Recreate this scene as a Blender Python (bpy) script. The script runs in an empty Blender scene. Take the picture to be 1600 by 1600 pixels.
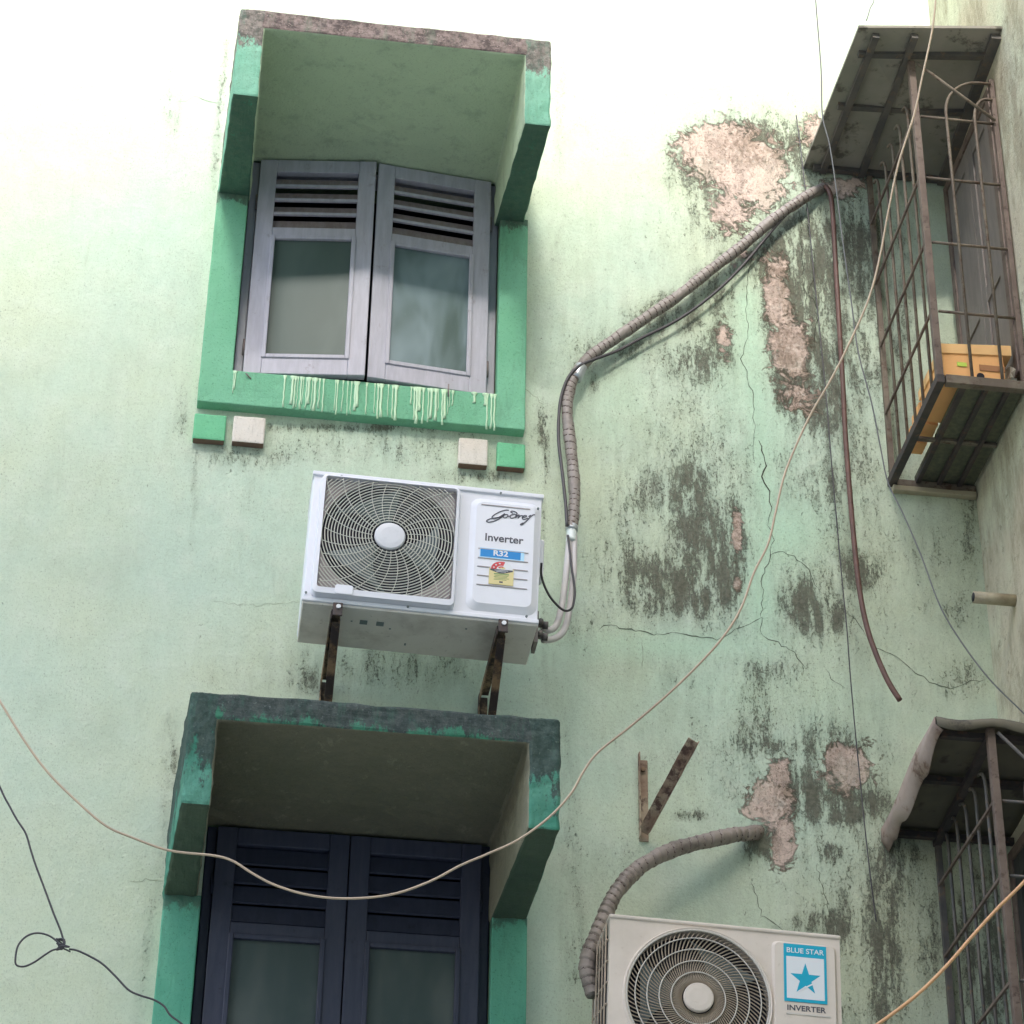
import bpy, math, random
import numpy as np
from mathutils import Vector, Matrix
random.seed(7); rng = np.random.default_rng(7)
sc = bpy.context.scene
COL = sc.collection
# ------------------------------------------------------------------ camera
CAM = np.array([0.0, -7.85, 1.6]); FOC = 4044.45          # focal length in pixels of a 1600 px picture
M = np.array([[0.9909100371, -0.1337037814, 0.0148525140],
              [0.0845299397, 0.5329467631, -0.8419159322],
              [0.1046517445, 0.8355184298, 0.5394042694]])   # rows: right, down, forward
cd = bpy.data.cameras.new('camera'); cam = bpy.data.objects.new('camera', cd); COL.objects.link(cam)
cd.sensor_width = 36; cd.lens = FOC/1600*36; cd.clip_start = .05; cd.clip_end = 500
m = Matrix.Identity(4)
for i in range(3):
    m[i][0] = M[0][i]; m[i][1] = -M[1][i]; m[i][2] = -M[2][i]; m[i][3] = CAM[i]
cam.matrix_world = m; sc.camera = cam
# ------------------------------------------------------------------ light
SUN_EL, SUN_AZ = math.radians(36), math.radians(9)       # azimuth: to the left of straight out from the wall
w = bpy.data.worlds.new('World'); sc.world = w; w.use_nodes = True
nt = w.node_tree; bg = nt.nodes['Background']
sky = nt.nodes.new('ShaderNodeTexSky'); sky.sky_type = 'NISHITA'; sky.sun_disc = False
sky.sun_elevation = SUN_EL; sky.sun_rotation = math.pi + SUN_AZ
sky.air_density = 1.0; sky.dust_density = 3.0; sky.ozone_density = 1.0
nt.links.new(sky.outputs[0], bg.inputs[0]); bg.inputs[1].default_value = 0.15
sd = bpy.data.lights.new('sun', 'SUN'); sun = bpy.data.objects.new('sun', sd); COL.objects.link(sun)
sd.energy = 2.0; sd.angle = math.radians(10.0); sd.color = (1.0, .97, .92)
sdir = Vector((-math.sin(SUN_AZ)*math.cos(SUN_EL), -math.cos(SUN_AZ)*math.cos(SUN_EL), math.sin(SUN_EL)))
sun.rotation_euler = sdir.to_track_quat('Z', 'Y').to_euler(); sun.location = (0, -5, 20)
sc.view_settings.view_transform = 'Standard'; sc.view_settings.look = 'None'
sc.view_settings.gamma = 1; sc.view_settings.exposure = 1.95

# ------------------------------------------------------------------ helpers
def ray(u, v): return M.T @ np.array([(u-800)/FOC, (v-800)/FOC, 1.0])
def at(u, v, y):                       # the point of the plane y that is seen at photo pixel u, v
    r = ray(u, v); return CAM + r*(y-CAM[1])/r[1]
def tag(o, label=None, cat=None, group=None, kind=None):
    if label: o['label'] = label
    if cat: o['category'] = cat
    if group: o['group'] = group
    if kind: o['kind'] = kind
    return o
def empty(name, loc, label, cat, group=None, rot=None):
    o = bpy.data.objects.new(name, None); COL.objects.link(o); o.location = loc; o.empty_display_size = .1
    if rot: o.rotation_euler = rot
    return tag(o, label, cat, group)
def smooth_path(P, n=8):
    P = [np.array(p, float) for p in P]; Q = []
    E = [2*P[0]-P[1]] + P + [2*P[-1]-P[-2]]
    for i in range(1, len(E)-2):
        a, b, c, d = E[i-1:i+3]
        for k in range(n):
            t = k/n
            Q.append(.5*(2*b+(c-a)*t+(2*a-5*b+4*c-d)*t*t+(3*b-a-3*c+d)*t**3))
    Q.append(P[-1]); return Q
class MB:
    def __init__(s): s.v = []; s.f = []; s.mi = []; s.sm = []
    def add(s, vs, fs, mi=0, sm=False):
        b = len(s.v); s.v += [tuple(map(float, x)) for x in vs]
        for f in fs: s.f.append([b+i for i in f]); s.mi.append(mi); s.sm.append(sm)
        return s
    def box(s, x0, x1, y0, y1, z0, z1, mi=0):
        return s.hexa([(x0,y0,z0),(x1,y0,z0),(x1,y1,z0),(x0,y1,z0),(x0,y0,z1),(x1,y0,z1),(x1,y1,z1),(x0,y1,z1)], mi)
    def hexa(s, p, mi=0):
        return s.add(p, [(0,3,2,1),(4,5,6,7),(0,1,5,4),(1,2,6,5),(2,3,7,6),(3,0,4,7)], mi)
    def bar(s, a, b, w, h=None, up=(0,0,1), mi=0):       # rectangular bar from a to b
        a = np.array(a, float); b = np.array(b, float); d = (b-a)/np.linalg.norm(b-a); h = h or w
        up = np.array(up, float)
        if abs(d@up) > .98: up = np.array((0,1.,0)) if abs(d[1]) < .9 else np.array((1.,0,0))
        x = np.cross(d, up); x /= np.linalg.norm(x); z = np.cross(x, d)
        q = [c + sx*x*w/2 + sz*z*h/2 for c in (a, b) for sx, sz in ((-1,-1),(1,-1),(1,1),(-1,1))]
        return s.hexa(q, mi)
    def prism(s, poly, axis, a, b, mi=0):                # polygon in the other two axes extruded a..b
        n = len(poly); ax = 'xyz'.index(axis)
        def P(p, t):
            p = list(p); p.insert(ax, t); return p
        vs = [P(p, a) for p in poly] + [P(p, b) for p in poly]
        fs = [tuple(range(n))[::-1], tuple(range(n, 2*n))] + [(i, (i+1) % n, n+(i+1) % n, n+i) for i in range(n)]
        return s.add(vs, fs, mi)
    def tube(s, P, r, seg=8, mi=0, closed=False, rf=None):
        P = [np.array(p, float) for p in P]; n = len(P); vs = []; L = 0; nrm = None
        for i in range(n):
            if closed: t = P[(i+1) % n]-P[i-1]
            else: t = P[min(i+1, n-1)]-P[max(i-1, 0)]
            t = t/(np.linalg.norm(t)+1e-12)
            if nrm is None:
                a = np.array((0,1.,0)) if abs(t[1]) < .9 else np.array((1.,0,0)); nrm = np.cross(t, a)
            nrm = nrm - (nrm@t)*t; nrm /= np.linalg.norm(nrm); bn = np.cross(t, nrm)
            if i: L += np.linalg.norm(P[i]-P[i-1])
            for k in range(seg):
                an = 2*math.pi*k/seg; rr = rf(L, an) if rf else r
                vs.append(P[i] + rr*(math.cos(an)*nrm + math.sin(an)*bn))
        fs = []
        for i in range(n if closed else n-1):
            j = (i+1) % n
            for k in range(seg):
                l = (k+1) % seg; fs.append((i*seg+k, i*seg+l, j*seg+l, j*seg+k))
        if not closed: fs += [tuple(range(seg))[::-1], tuple((n-1)*seg+k for k in range(seg))]
        return s.add(vs, fs, mi, True)
    def disc(s, c, r, y0, y1, seg=40, mi=0, dome=0):     # a round plate whose axis is y, face at y0
        vs = [(c[0]+r*math.cos(2*math.pi*k/seg), y1, c[2]+r*math.sin(2*math.pi*k/seg)) for k in range(seg)]
        rings = [(1, y0+dome), (.93, y0+dome*.3), (.6, y0), (.3, y0)]
        for q, y in rings:
            vs += [(c[0]+q*r*math.cos(2*math.pi*k/seg), y, c[2]+q*r*math.sin(2*math.pi*k/seg)) for k in range(seg)]
        fs = []
        for a in range(len(rings)):
            fs += [(a*seg+k, a*seg+(k+1) % seg, (a+1)*seg+(k+1) % seg, (a+1)*seg+k) for k in range(seg)]
        fs += [tuple(range(4*seg, 5*seg)), tuple(range(seg))[::-1]]
        return s.add(vs, fs, mi, False)
    def build(s, name, mats, parent=None, bevel=0, rough=0, sub=3, seg=2, loc=None):
        me = bpy.data.meshes.new(name); me.from_pydata(s.v, [], s.f)
        if not isinstance(mats, (list, tuple)): mats = [mats]
        for q in mats: me.materials.append(q)
        me.polygons.foreach_set('material_index', s.mi); me.polygons.foreach_set('use_smooth', s.sm); me.update()
        o = bpy.data.objects.new(name, me); COL.objects.link(o)
        if parent: o.parent = parent
        if bevel:
            b = o.modifiers.new('b', 'BEVEL'); b.width = bevel; b.segments = seg; b.limit_method = 'ANGLE'; b.angle_limit = math.radians(40)
        if rough:
            b = o.modifiers.new('s', 'SUBSURF'); b.subdivision_type = 'SIMPLE'; b.levels = b.render_levels = sub
            d = o.modifiers.new('d', 'DISPLACE'); d.texture = ROUGH; d.strength = rough; d.texture_coords = 'GLOBAL'; d.mid_level = .5
        return o
ROUGH = bpy.data.textures.new('rough', 'CLOUDS'); ROUGH.noise_scale = .06; ROUGH.noise_depth = 4

# ------------------------------------------------------------------ node materials
class NT:
    def __init__(s, name):
        s.m = bpy.data.materials.new(name); s.m.use_nodes = True; s.t = s.m.node_tree
        s.b = s.t.nodes['Principled BSDF']; s.tc = s.t.nodes.new('ShaderNodeTexCoord')
    def n(s, ty, **k):
        o = s.t.nodes.new(ty)
        for a, b in k.items(): setattr(o, a, b)
        return o
    def set(s, sock, v):
        if isinstance(v, bpy.types.NodeSocket): s.t.links.new(v, sock)
        elif isinstance(v, (tuple, list)) and len(v) == 3 and sock.type == 'RGBA': sock.default_value = (*v, 1)
        else: sock.default_value = v
    def vec(s, scale=(1,1,1), rot=(0,0,0), src='Object'):
        o = s.n('ShaderNodeMapping'); s.t.links.new(s.tc.outputs[src], o.inputs[0])
        o.inputs['Scale'].default_value = scale; o.inputs['Rotation'].default_value = rot; return o.outputs[0]
    def noise(s, sc_, det=4, ro=.55, vec=None, dist=0):
        o = s.n('ShaderNodeTexNoise'); s.set(o.inputs['Scale'], sc_); o.inputs['Detail'].default_value = det
        o.inputs['Roughness'].default_value = ro; o.inputs['Distortion'].default_value = dist
        s.t.links.new(vec or s.tc.outputs['Object'], o.inputs['Vector']); return o.outputs[0]
    def vor(s, sc_, vec=None, feat='F1'):
        o = s.n('ShaderNodeTexVoronoi', feature=feat); o.inputs['Scale'].default_value = sc_
        s.t.links.new(vec or s.tc.outputs['Object'], o.inputs['Vector']); return o.outputs['Distance']
    def math(s, op, a, b=0.0, c=None, clamp=False):
        o = s.n('ShaderNodeMath', operation=op, use_clamp=clamp); s.set(o.inputs[0], a); s.set(o.inputs[1], b)
        if c is not None: s.set(o.inputs[2], c)
        return o.outputs[0]
    def step(s, v, lo, hi, a=0.0, b=1.0):
        o = s.n('ShaderNodeMapRange', interpolation_type='SMOOTHSTEP')
        for i, q in enumerate((v, lo, hi, a, b)): s.set(o.inputs[i], q)
        return o.outputs[0]
    def mix(s, f, a, b, bl='MIX'):
        o = s.n('ShaderNodeMix', data_type='RGBA', blend_type=bl); s.set(o.inputs[0], f); s.set(o.inputs[6], a); s.set(o.inputs[7], b)
        return o.outputs[2]
    def xyz(s):
        o = s.n('ShaderNodeSeparateXYZ'); s.t.links.new(s.tc.outputs['Object'], o.inputs[0]); return o.outputs
    def fin(s, col, rough=.8, bump=None, bs=.3, bd=.003, metal=0, spec=.5):
        s.set(s.b.inputs['Base Color'], col); s.set(s.b.inputs['Roughness'], rough); s.b.inputs['Metallic'].default_value = metal
        s.b.inputs['Specular IOR Level'].default_value = spec
        if bump is not None:
            o = s.n('ShaderNodeBump'); o.inputs['Strength'].default_value = bs; o.inputs['Distance'].default_value = bd
            s.set(o.inputs['Height'], bump); s.t.links.new(o.outputs[0], s.b.inputs['Normal'])
        return s.m

def wall_mat():
    g = NT('wall_plaster'); at_ = g.n('ShaderNodeAttribute', attribute_name='stain_shade'); sp = g.n('ShaderNodeSeparateColor')
    g.t.links.new(at_.outputs['Color'], sp.inputs[0]); G, P, W = sp.outputs; K = at_.outputs['Alpha']
    big = g.noise(1.3, 3, .6); mid = g.noise(9, 5, .6); fine = g.noise(60, 6, .65)
    col = g.mix(g.step(big, .35, .68), (.53,.66,.54), (.585,.665,.50))
    col = g.mix(g.step(mid, .42, .72, 0, .5), col, (.64,.72,.60))
    col = g.mix(g.math('MULTIPLY', W, .8), col, (.56,.56,.36))
    col = g.mix(g.math('MULTIPLY', K, .8), col, (.47,.70,.52))
    # thin wash-down streaks and pinholes
    st = g.noise(7, 6, .7, g.vec((3.2,1,.35)))
    col = g.mix(g.step(st, .56, .78, 0, .28), col, (.33,.36,.24))
    tiny = g.noise(190, 2, .5, g.vec((1,1,.6)))
    dens = g.step(g.noise(2.6, 4, .6), .38, .66)
    col = g.mix(g.math('MULTIPLY', g.step(tiny, .60, .70, 0, .55), g.math('ADD', g.math('MULTIPLY', dens, .7), g.math('ADD', .2, G))), col, (.16,.17,.11))
    grain = g.math('ADD', g.math('MULTIPLY', g.noise(75, 5, .75), .5), g.math('MULTIPLY', g.noise(210, 3, .7, g.vec((1,1,.7))), .5))
    col = g.mix(g.step(grain, .36, .50, .38, 0), col, (.30,.37,.27)); col = g.mix(g.step(grain, .52, .66, 0, .35), col, (.66,.76,.62))
    # grime: soft veil + sharp wiggly flecks
    fl = g.noise(60, 10, .86, g.vec((1.2,1,.55)), 1.2); fl2 = g.noise(110, 6, .75, g.vec((1,1,.5)), 1.4)
    gn = g.math('MULTIPLY', G, g.math('MULTIPLY', g.step(g.noise(13, 7, .72, g.vec((1.7,1,.4))), .34, .62, .35, 1.3), g.step(g.noise(5, 4, .6), .3, .6, .75, 1.1)))
    veil = g.math('MULTIPLY', g.math('POWER', gn, 1.2), .8, None, True)
    col = g.mix(veil, col, (.40,.38,.34), 'MULTIPLY')
    thr = g.math('SUBTRACT', .665, g.math('MULTIPLY', gn, .235))
    f1 = g.step(g.math('SUBTRACT', fl, thr), -.01, .07, 0, .72); f2 = g.step(g.math('SUBTRACT', fl2, thr), .0, .05, 0, .75)
    flk = g.math('MAXIMUM', f1, f2)
    col = g.mix(flk, col, g.mix(g.step(fine, .4, .6), (.06,.058,.045), (.13,.12,.095)))
    # paint fallen off down to pink plaster, with a dark eroded rim
    pe = g.math('ADD', P, g.math('MULTIPLY', g.math('SUBTRACT', g.noise(15, 10, .82, None, .6), .5), 2.5))
    pin = g.step(pe, .43, .53); rim = g.math('MULTIPLY', g.math('MULTIPLY', g.step(pe, .34, .46), g.step(pe, .50, .66, 1, 0)), g.math('MULTIPLY', g.step(P, .08, .3), g.step(g.noise(7, 5, .7), .38, .62, .15, 1)))
    pin = g.math('MULTIPLY', pin, g.step(P, .10, .2))
    pk = g.mix(g.step(g.noise(26, 7, .7), .35, .65), (.68,.54,.46), (.58,.46,.39))
    pk = g.mix(g.math('MULTIPLY', g.step(g.noise(48, 10, .85, None, 1.4), .50, .60, 0, .85), g.step(G, .05, .7, .45, 1)), pk, (.16,.11,.08))
    pk = g.mix(g.math('MULTIPLY', g.step(G, .45, .9), g.step(g.noise(12, 9, .8), .42, .58, .1, .75)), pk, (.27,.20,.15))
    pk = g.mix(g.step(g.noise(20, 6, .7), .52, .68, 0, .5), pk, (.74,.68,.60))
    col = g.mix(pin, col, pk); col = g.mix(g.math('MULTIPLY', rim, .8), col, (.13,.11,.07))
    tw = g.noise(3.6, 7, .66, g.vec((1,1,.85)), .2)
    col = g.mix(g.step(tw, .50, .70, 0, .22), col, (.36,.42,.31))
    h = g.math('ADD', g.math('MULTIPLY', fine, .35), g.math('MULTIPLY', mid, .9))
    h = g.math('SUBTRACT', g.math('ADD', h, g.math('MULTIPLY', tw, .5)), g.math('MULTIPLY', pin, .9)); h = g.math('SUBTRACT', h, g.math('MULTIPLY', flk, .25))
    return g.fin(col, .9, h, .9, .008, 0, .25)

def paint_plaster(name, base, base2, zt=None, zb=None, amt=1.0, grime_shade=((.10,.085,.08),(.24,.19,.16)), patch=0.0, low=None):
    g = NT(name); n1 = g.noise(11, 8, .7); n2 = g.noise(70, 5, .65); n3 = g.noise(3.5, 5, .6)
    col = g.mix(g.step(n3, .35, .65), base, base2)
    tiny = g.step(g.noise(170, 2, .5), .62, .70, 0, .4); col = g.mix(tiny, col, tuple(c*.35 for c in base))
    if zt is not None:
        z = g.xyz()[2]; q = g.step(z, zb, zt)
        v = g.math('ADD', g.math('MULTIPLY', q, 1.0), g.math('MULTIPLY', g.math('SUBTRACT', g.noise(9, 9, .78, g.vec((1.6,1,.8))), .5), 2.4))
        if patch: v = g.math('ADD', v, patch)
        mk = g.step(v, .42, .60, 0, amt)
        gr = g.mix(g.step(g.noise(38, 8, .75), .38, .62), grime_shade[0], grime_shade[1])
        gr = g.mix(g.step(g.noise(90, 5, .7), .60, .68, 0, .8), gr, tuple(c*1.9 for c in grime_shade[1]))
        col = g.mix(mk, col, gr)
    col = g.mix(g.step(g.noise(16, 8, .75), .60, .72, 0, .45), col, tuple(c*.45 for c in base))
    col = g.mix(g.step(g.noise(6, 9, .8, g.vec((2.2,2.2,.5))), .50, .66, 0, .5), col, tuple(c*.55+.03 for c in base))
    col = g.mix(g.step(g.noise(23, 9, .8), .66, .69, 0, .7), col, tuple(min(.75, c*1.3+.18) for c in base))
    return g.fin(col, .85, g.math('ADD', n2, g.math('MULTIPLY', n1, 1.2)), .6, .006, 0, .3)

def wood_mat(name, a, b, dark, rough=.55):
    g = NT(name); n = g.noise(7, 6, .65, g.vec((6,6,.8))); n2 = g.noise(40, 5, .6, g.vec((1,1,.4)))
    col = g.mix(g.step(n, .35, .68), a, b); col = g.mix(g.step(g.noise(12, 7, .75), .58, .72, 0, .6), col, dark)
    col = g.mix(g.step(n2, .62, .75, 0, .4), col, dark)
    return g.fin(col, rough, n2, .35, .002)
def glass_mat(name, a, b, lo=.55):
    g = NT(name); n = g.noise(3.2, 3, .5, g.vec((1.6,1,.55), (0,.45,0)), .5); n2 = g.noise(90, 3, .6)
    col = g.mix(g.step(n, .40, lo+.15), a, b); col = g.mix(g.step(n2, .6, .75, 0, .2), col, b)
    return g.fin(col, .42, None, .3, .003, 0, .25)
def metal_mat(name, a, b, rust, amt=.5, rough=.6, sc_=30):
    g = NT(name); n = g.noise(sc_, 7, .7); n2 = g.noise(sc_*.3, 5, .6)
    col = g.mix(g.step(n2, .4, .6), a, b); col = g.mix(g.step(n, .62-.2*amt, .70-.1*amt, 0, .9), col, rust)
    return g.fin(col, rough, n, .4, .002)
def plain(name, c, rough=.5, dirt=.25, sc_=8, bump=0, dc=None, metal=0):
    g = NT(name); n = g.noise(sc_, 6, .65); dc = dc or tuple(x*.6 for x in c)
    col = g.mix(g.step(n, .45, .75, 0, dirt), c, dc)
    col = g.mix(g.step(g.noise(sc_*9, 4, .6), .62, .72, 0, dirt*.8), col, dc)
    return g.fin(col, rough, g.noise(sc_*8, 4) if bump else None, bump or .1, .002, metal)

m_wall = wall_mat()
def side_mat():
    g = NT('side_wall_plaster'); st = g.noise(2.6, 9, .8, g.vec((1,1.5,.5))); n = g.noise(40, 7, .7); big = g.noise(1.6, 4, .6)
    col = g.mix(g.step(big, .4, .6), (.60,.60,.44), (.56,.50,.37)); col = g.mix(g.step(st, .45, .62, 0, .7), col, (.30,.25,.17))
    col = g.mix(g.step(g.noise(20, 9, .8), .56, .64, 0, .6), col, (.16,.13,.09))
    return g.fin(col, .9, g.math('ADD', n, st), .8, .008, 0, .25)
m_side = side_mat()
GREEN, GREEN2 = (.165,.43,.26), (.195,.47,.30)
m_sur = paint_plaster('green_surround_paint', GREEN, GREEN2, 8.02, 7.86, .75, ((.05,.05,.045),(.10,.10,.08)))
m_can1 = paint_plaster('canopy_paint_upper', (.18,.44,.30), (.25,.50,.36), 8.28, 7.96, .92, ((.10,.075,.07),(.27,.21,.19)))
m_can1d = paint_plaster('canopy_bracket_shaded_green', (.045,.17,.11), (.06,.22,.14), 8.1, 7.4, .5, ((.06,.06,.05),(.10,.09,.07)))  # bracket undersides: same green paint with the shade put into the colour
m_slab1 = paint_plaster('slab_edge_grime_upper', (.2,.3,.2), (.25,.3,.22), 6, 5, 1.0, ((.09,.07,.065),(.27,.21,.19)))
m_slab2 = paint_plaster('slab_edge_grime_lower', (.05,.2,.12), (.06,.22,.14), 5.46, 5.26, .96, ((.035,.045,.045),(.08,.09,.085)), .1)
m_soff1 = paint_plaster('soffit_green', (.47,.57,.39), (.50,.60,.41), None)
m_soff2 = paint_plaster('soffit_darker', (.23,.225,.155), (.27,.255,.18), 5.5, 5.0, .4, ((.07,.06,.04),(.12,.10,.07)))  # lower soffit is darker than the upper one
m_can2 = paint_plaster('canopy_paint_lower', (.045,.21,.14), (.11,.31,.225), 5.46, 4.96, .92, ((.035,.05,.045),(.07,.09,.08)), .06)
m_can2d = paint_plaster('canopy_bracket_dingy_shaded', (.06,.095,.065), (.085,.12,.08), 5.4, 4.9, .5, ((.05,.035,.03),(.09,.07,.055)))  # lower bracket undersides: grimy paint darkened further for shade
m_sur2 = paint_plaster('green_surround_paint_lower', (.11,.39,.26), (.14,.43,.29), 5.1, 4.95, .6, ((.05,.05,.045),(.10,.10,.08)))
m_jamb = paint_plaster('jamb_dull_green', (.13,.19,.11), (.17,.22,.13), None)  # duller and darker green than the surround face
m_blkg = paint_plaster('block_green', (.14,.47,.25), (.17,.50,.28), None)
m_blkw = paint_plaster('block_whitewash', (.66,.60,.52), (.70,.66,.60), None)
m_blkside = plain('block_underside_brown', (.16,.10,.07), .9, .6, 20, .3)  # dark brown for the bottom face of each block
m_drip = plain('pale_green_drip', (.50,.70,.48), .6, .1)
m_crack = plain('crack', (.06,.065,.045), 1, 0)
m_crack2 = plain('crack_soft', (.22,.26,.17), 1, 0)
m_w1 = wood_mat('grey_painted_wood', (.38,.37,.42), (.45,.44,.50), (.22,.18,.18))
m_w1d = wood_mat('worn_brown_wood', (.20,.155,.15), (.26,.22,.22), (.09,.06,.06))
m_w2 = wood_mat('indigo_painted_wood', (.042,.047,.078), (.058,.062,.095), (.012,.012,.02), .5)
m_w2d = wood_mat('indigo_painted_slats', (.03,.035,.06), (.04,.045,.075), (.015,.015,.025))
m_dark = plain('unlit_room_black', (.02,.025,.03), .9, 0)  # near-black stands in for the unlit room behind the shutters
m_g1 = glass_mat('frosted_pane_upper', (.065,.095,.082), (.09,.125,.11))
m_g1b = glass_mat('frosted_pane_curtain', (.07,.11,.10), (.21,.28,.30), .50)
m_g2 = glass_mat('frosted_pane_lower', (.065,.09,.085), (.115,.135,.125))
m_white = plain('unit_white_enamel', (.80,.81,.86), .35, .14, 7, 0, (.60,.58,.54))
m_under = plain('unit_underside', (.80,.75,.68), .6, .5, 6, 0, (.38,.32,.26))
m_beige = plain('unit_beige_enamel', (.70,.62,.54), .45, .25, 6, 0, (.42,.35,.27))
m_frame_b = plain('grille_frame_plastic', (.60,.56,.50), .5, .25, 9)
m_wire_g = plain('grille_wire', (.62,.62,.55), .5, .1, 9)
m_shroud = plain('grille_shroud', (.40,.35,.34), .6, .3, 5)
m_fan = plain('fan_plastic', (.16,.20,.20), .5, .15, 5)
m_hub = plain('brushed_hub', (.68,.69,.72), .35, .2, 30)
m_vane = plain('beige_vane', (.40,.33,.25), .5, .2, 20)
m_black = plain('unlit_inside_black', (.012,.012,.02), .8, 0)  # near-black stands in for unlit insides: fan openings, hand hole, pipe mouth
m_ink = plain('ink_dark', (.075,.075,.095), .5, 0)
m_blue = plain('sticker_blue', (.0,.24,.62), .4, 0)
m_sky = plain('sticker_pale_blue', (.45,.75,.95), .4, 0)
m_cyan = plain('sticker_cyan', (.0,.38,.55), .4, .05)
m_paper = plain('sticker_white', (.75,.78,.80), .4, .03)
m_yel = plain('sticker_yellow', (.72,.62,.30), .5, .1)
m_red = plain('sticker_red', (.62,.06,.07), .4, 0)
m_gink = plain('sticker_green_ink', (.20,.32,.12), .5, 0)
m_rust = metal_mat('rusty_bracket', (.20,.12,.06), (.40,.28,.17), (.018,.015,.02), 1.3, .8, 12)
m_rust2 = metal_mat('rusty_angle_iron', (.26,.17,.12), (.44,.36,.26), (.07,.035,.03), .7, .85, 18)
m_iron = metal_mat('cage_iron', (.13,.10,.075), (.19,.155,.115), (.09,.05,.03), .5, .7)
m_iron2 = metal_mat('cage_iron_dark', (.09,.085,.08), (.13,.115,.10), (.20,.13,.08), .35, .6)
m_post = metal_mat('cage_post_iron', (.125,.088,.070), (.17,.125,.10), (.06,.035,.025), .4, .65)
m_blackiron = metal_mat('cage_rim_iron', (.04,.035,.035), (.07,.055,.05), (.11,.06,.04), .4, .7)
m_sheet = metal_mat('roof_sheet', (.26,.25,.20), (.32,.29,.24), (.10,.09,.07), .4, .8, 9)
m_tin = metal_mat('rusty_tin', (.30,.22,.18), (.40,.32,.27), (.16,.09,.06), .5, .7, 12)
m_tind = metal_mat('roof_sheet_dark', (.12,.11,.08), (.16,.14,.10), (.07,.06,.05), .4, .85, 9)
m_board = wood_mat('old_board', (.10,.11,.075), (.16,.155,.10), (.05,.04,.03), .9)
m_tape = plain('wrap_tape', (.30,.265,.24), .5, .8, 11, .3, (.14,.115,.095))
m_tape2 = plain('wrap_tape_dirty', (.30,.255,.22), .55, .9, 10, .3, (.10,.08,.065))
m_seam = plain('tape_seam_shading', (.09,.055,.05), .8, .2)  # seams between wraps, with groove shading painted in
m_cable = plain('black_cable', (.06,.055,.06), .5, .2)
m_hose = plain('white_foam_hose', (.58,.55,.54), .6, .3, 10)
m_silver = plain('silver_tape', (.55,.58,.60), .3, .3, 20, 0, None, .5)
m_whtape = plain('white_tape', (.72,.78,.76), .45, .2)
m_maroon = metal_mat('maroon_pipe', (.10,.05,.038), (.14,.07,.055), (.08,.035,.025), .4, .6)
m_sunlit_tan = plain('sunlit_tan_cable', (.58,.44,.31), .45, .7, 1.3, 0, (.28,.20,.14))  # sunlit gold and unlit dark stretches painted into the cable colour
m_tanlit = plain('sunlit_orange_cable', (.72,.40,.20), .45, .2, 6)  # golden sunlight put into the cable colour
m_greywire = plain('grey_wire', (.15,.15,.15), .5, .2)
m_thin = plain('pale_wire', (.34,.36,.34), .5, .2)
m_carton = plain('carton', (.90,.48,.19), .8, .25, 7, .1)
m_carton2 = plain('carton_lid', (.90,.55,.24), .8, .15, 7, .1)
m_cartond = plain('carton_inside', (.42,.20,.09), .85, .2)
m_bag = plain('plastic_bag', (.66,.62,.52), .35, .3, 14)
m_pvc = plain('old_pvc', (.40,.35,.24), .6, .6, 14, .2, (.22,.17,.10))
m_sidewin = wood_mat('side_window_wood', (.17,.145,.13), (.21,.18,.16), (.08,.06,.05))
m_cartdark = plain('dark_shutter', (.045,.045,.04), .8, .3)
m_valve = metal_mat('valve_brass', (.10,.09,.09), (.22,.19,.17), (.05,.04,.04), .4, .5)
m_conc = plain('lane_concrete', (.36,.35,.32), .9, .4, 1.2, .3)
m_opp = plain('opposite_plaster', (.56,.53,.44), .9, .3, .8, .2)

# ------------------------------------------------------------------ ground, added sun-blocking building opposite
g = MB(); g.add([(-60,-60,0),(60,-60,0),(60,60,0),(-60,60,0)], [(0,1,2,3)])
tag(g.build('ground', m_conc), kind='structure')
OPP_Y = -15.5; OPP_H = 8.42+15.5/math.cos(SUN_AZ)*math.tan(SUN_EL)  # unseen building, added so its roof edge limits the sun on the wall
op = empty('sun_blocker_building', (0, OPP_Y-4, 0), 'unseen cream building added across the lane to block sun and sky, behind the viewer', 'building')
b = MB(); b.box(-14, 14, -4, 4, 0, OPP_H-.9)
b.build('wall', m_opp, op)
b = MB(); b.box(-14.1, 14.1, -4.1, 4.1, OPP_H-.9, OPP_H); b.build('parapet', m_opp, op)
for zz in (1.0, 4.2, 7.4, 10.6, 13.6):
    for xx in (-11, -6.5, -2, 2.5, 7, 11.5):
        b = MB(); b.box(xx-.7, xx+.7, 4.002, 4.06, zz, zz+1.5); f = b.build('window', m_w1, op)
        b = MB(); b.box(xx-.6, xx+.6, 4.06, 4.07, zz+.1, zz+1.4); b.build('pane', m_g1, f)

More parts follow.
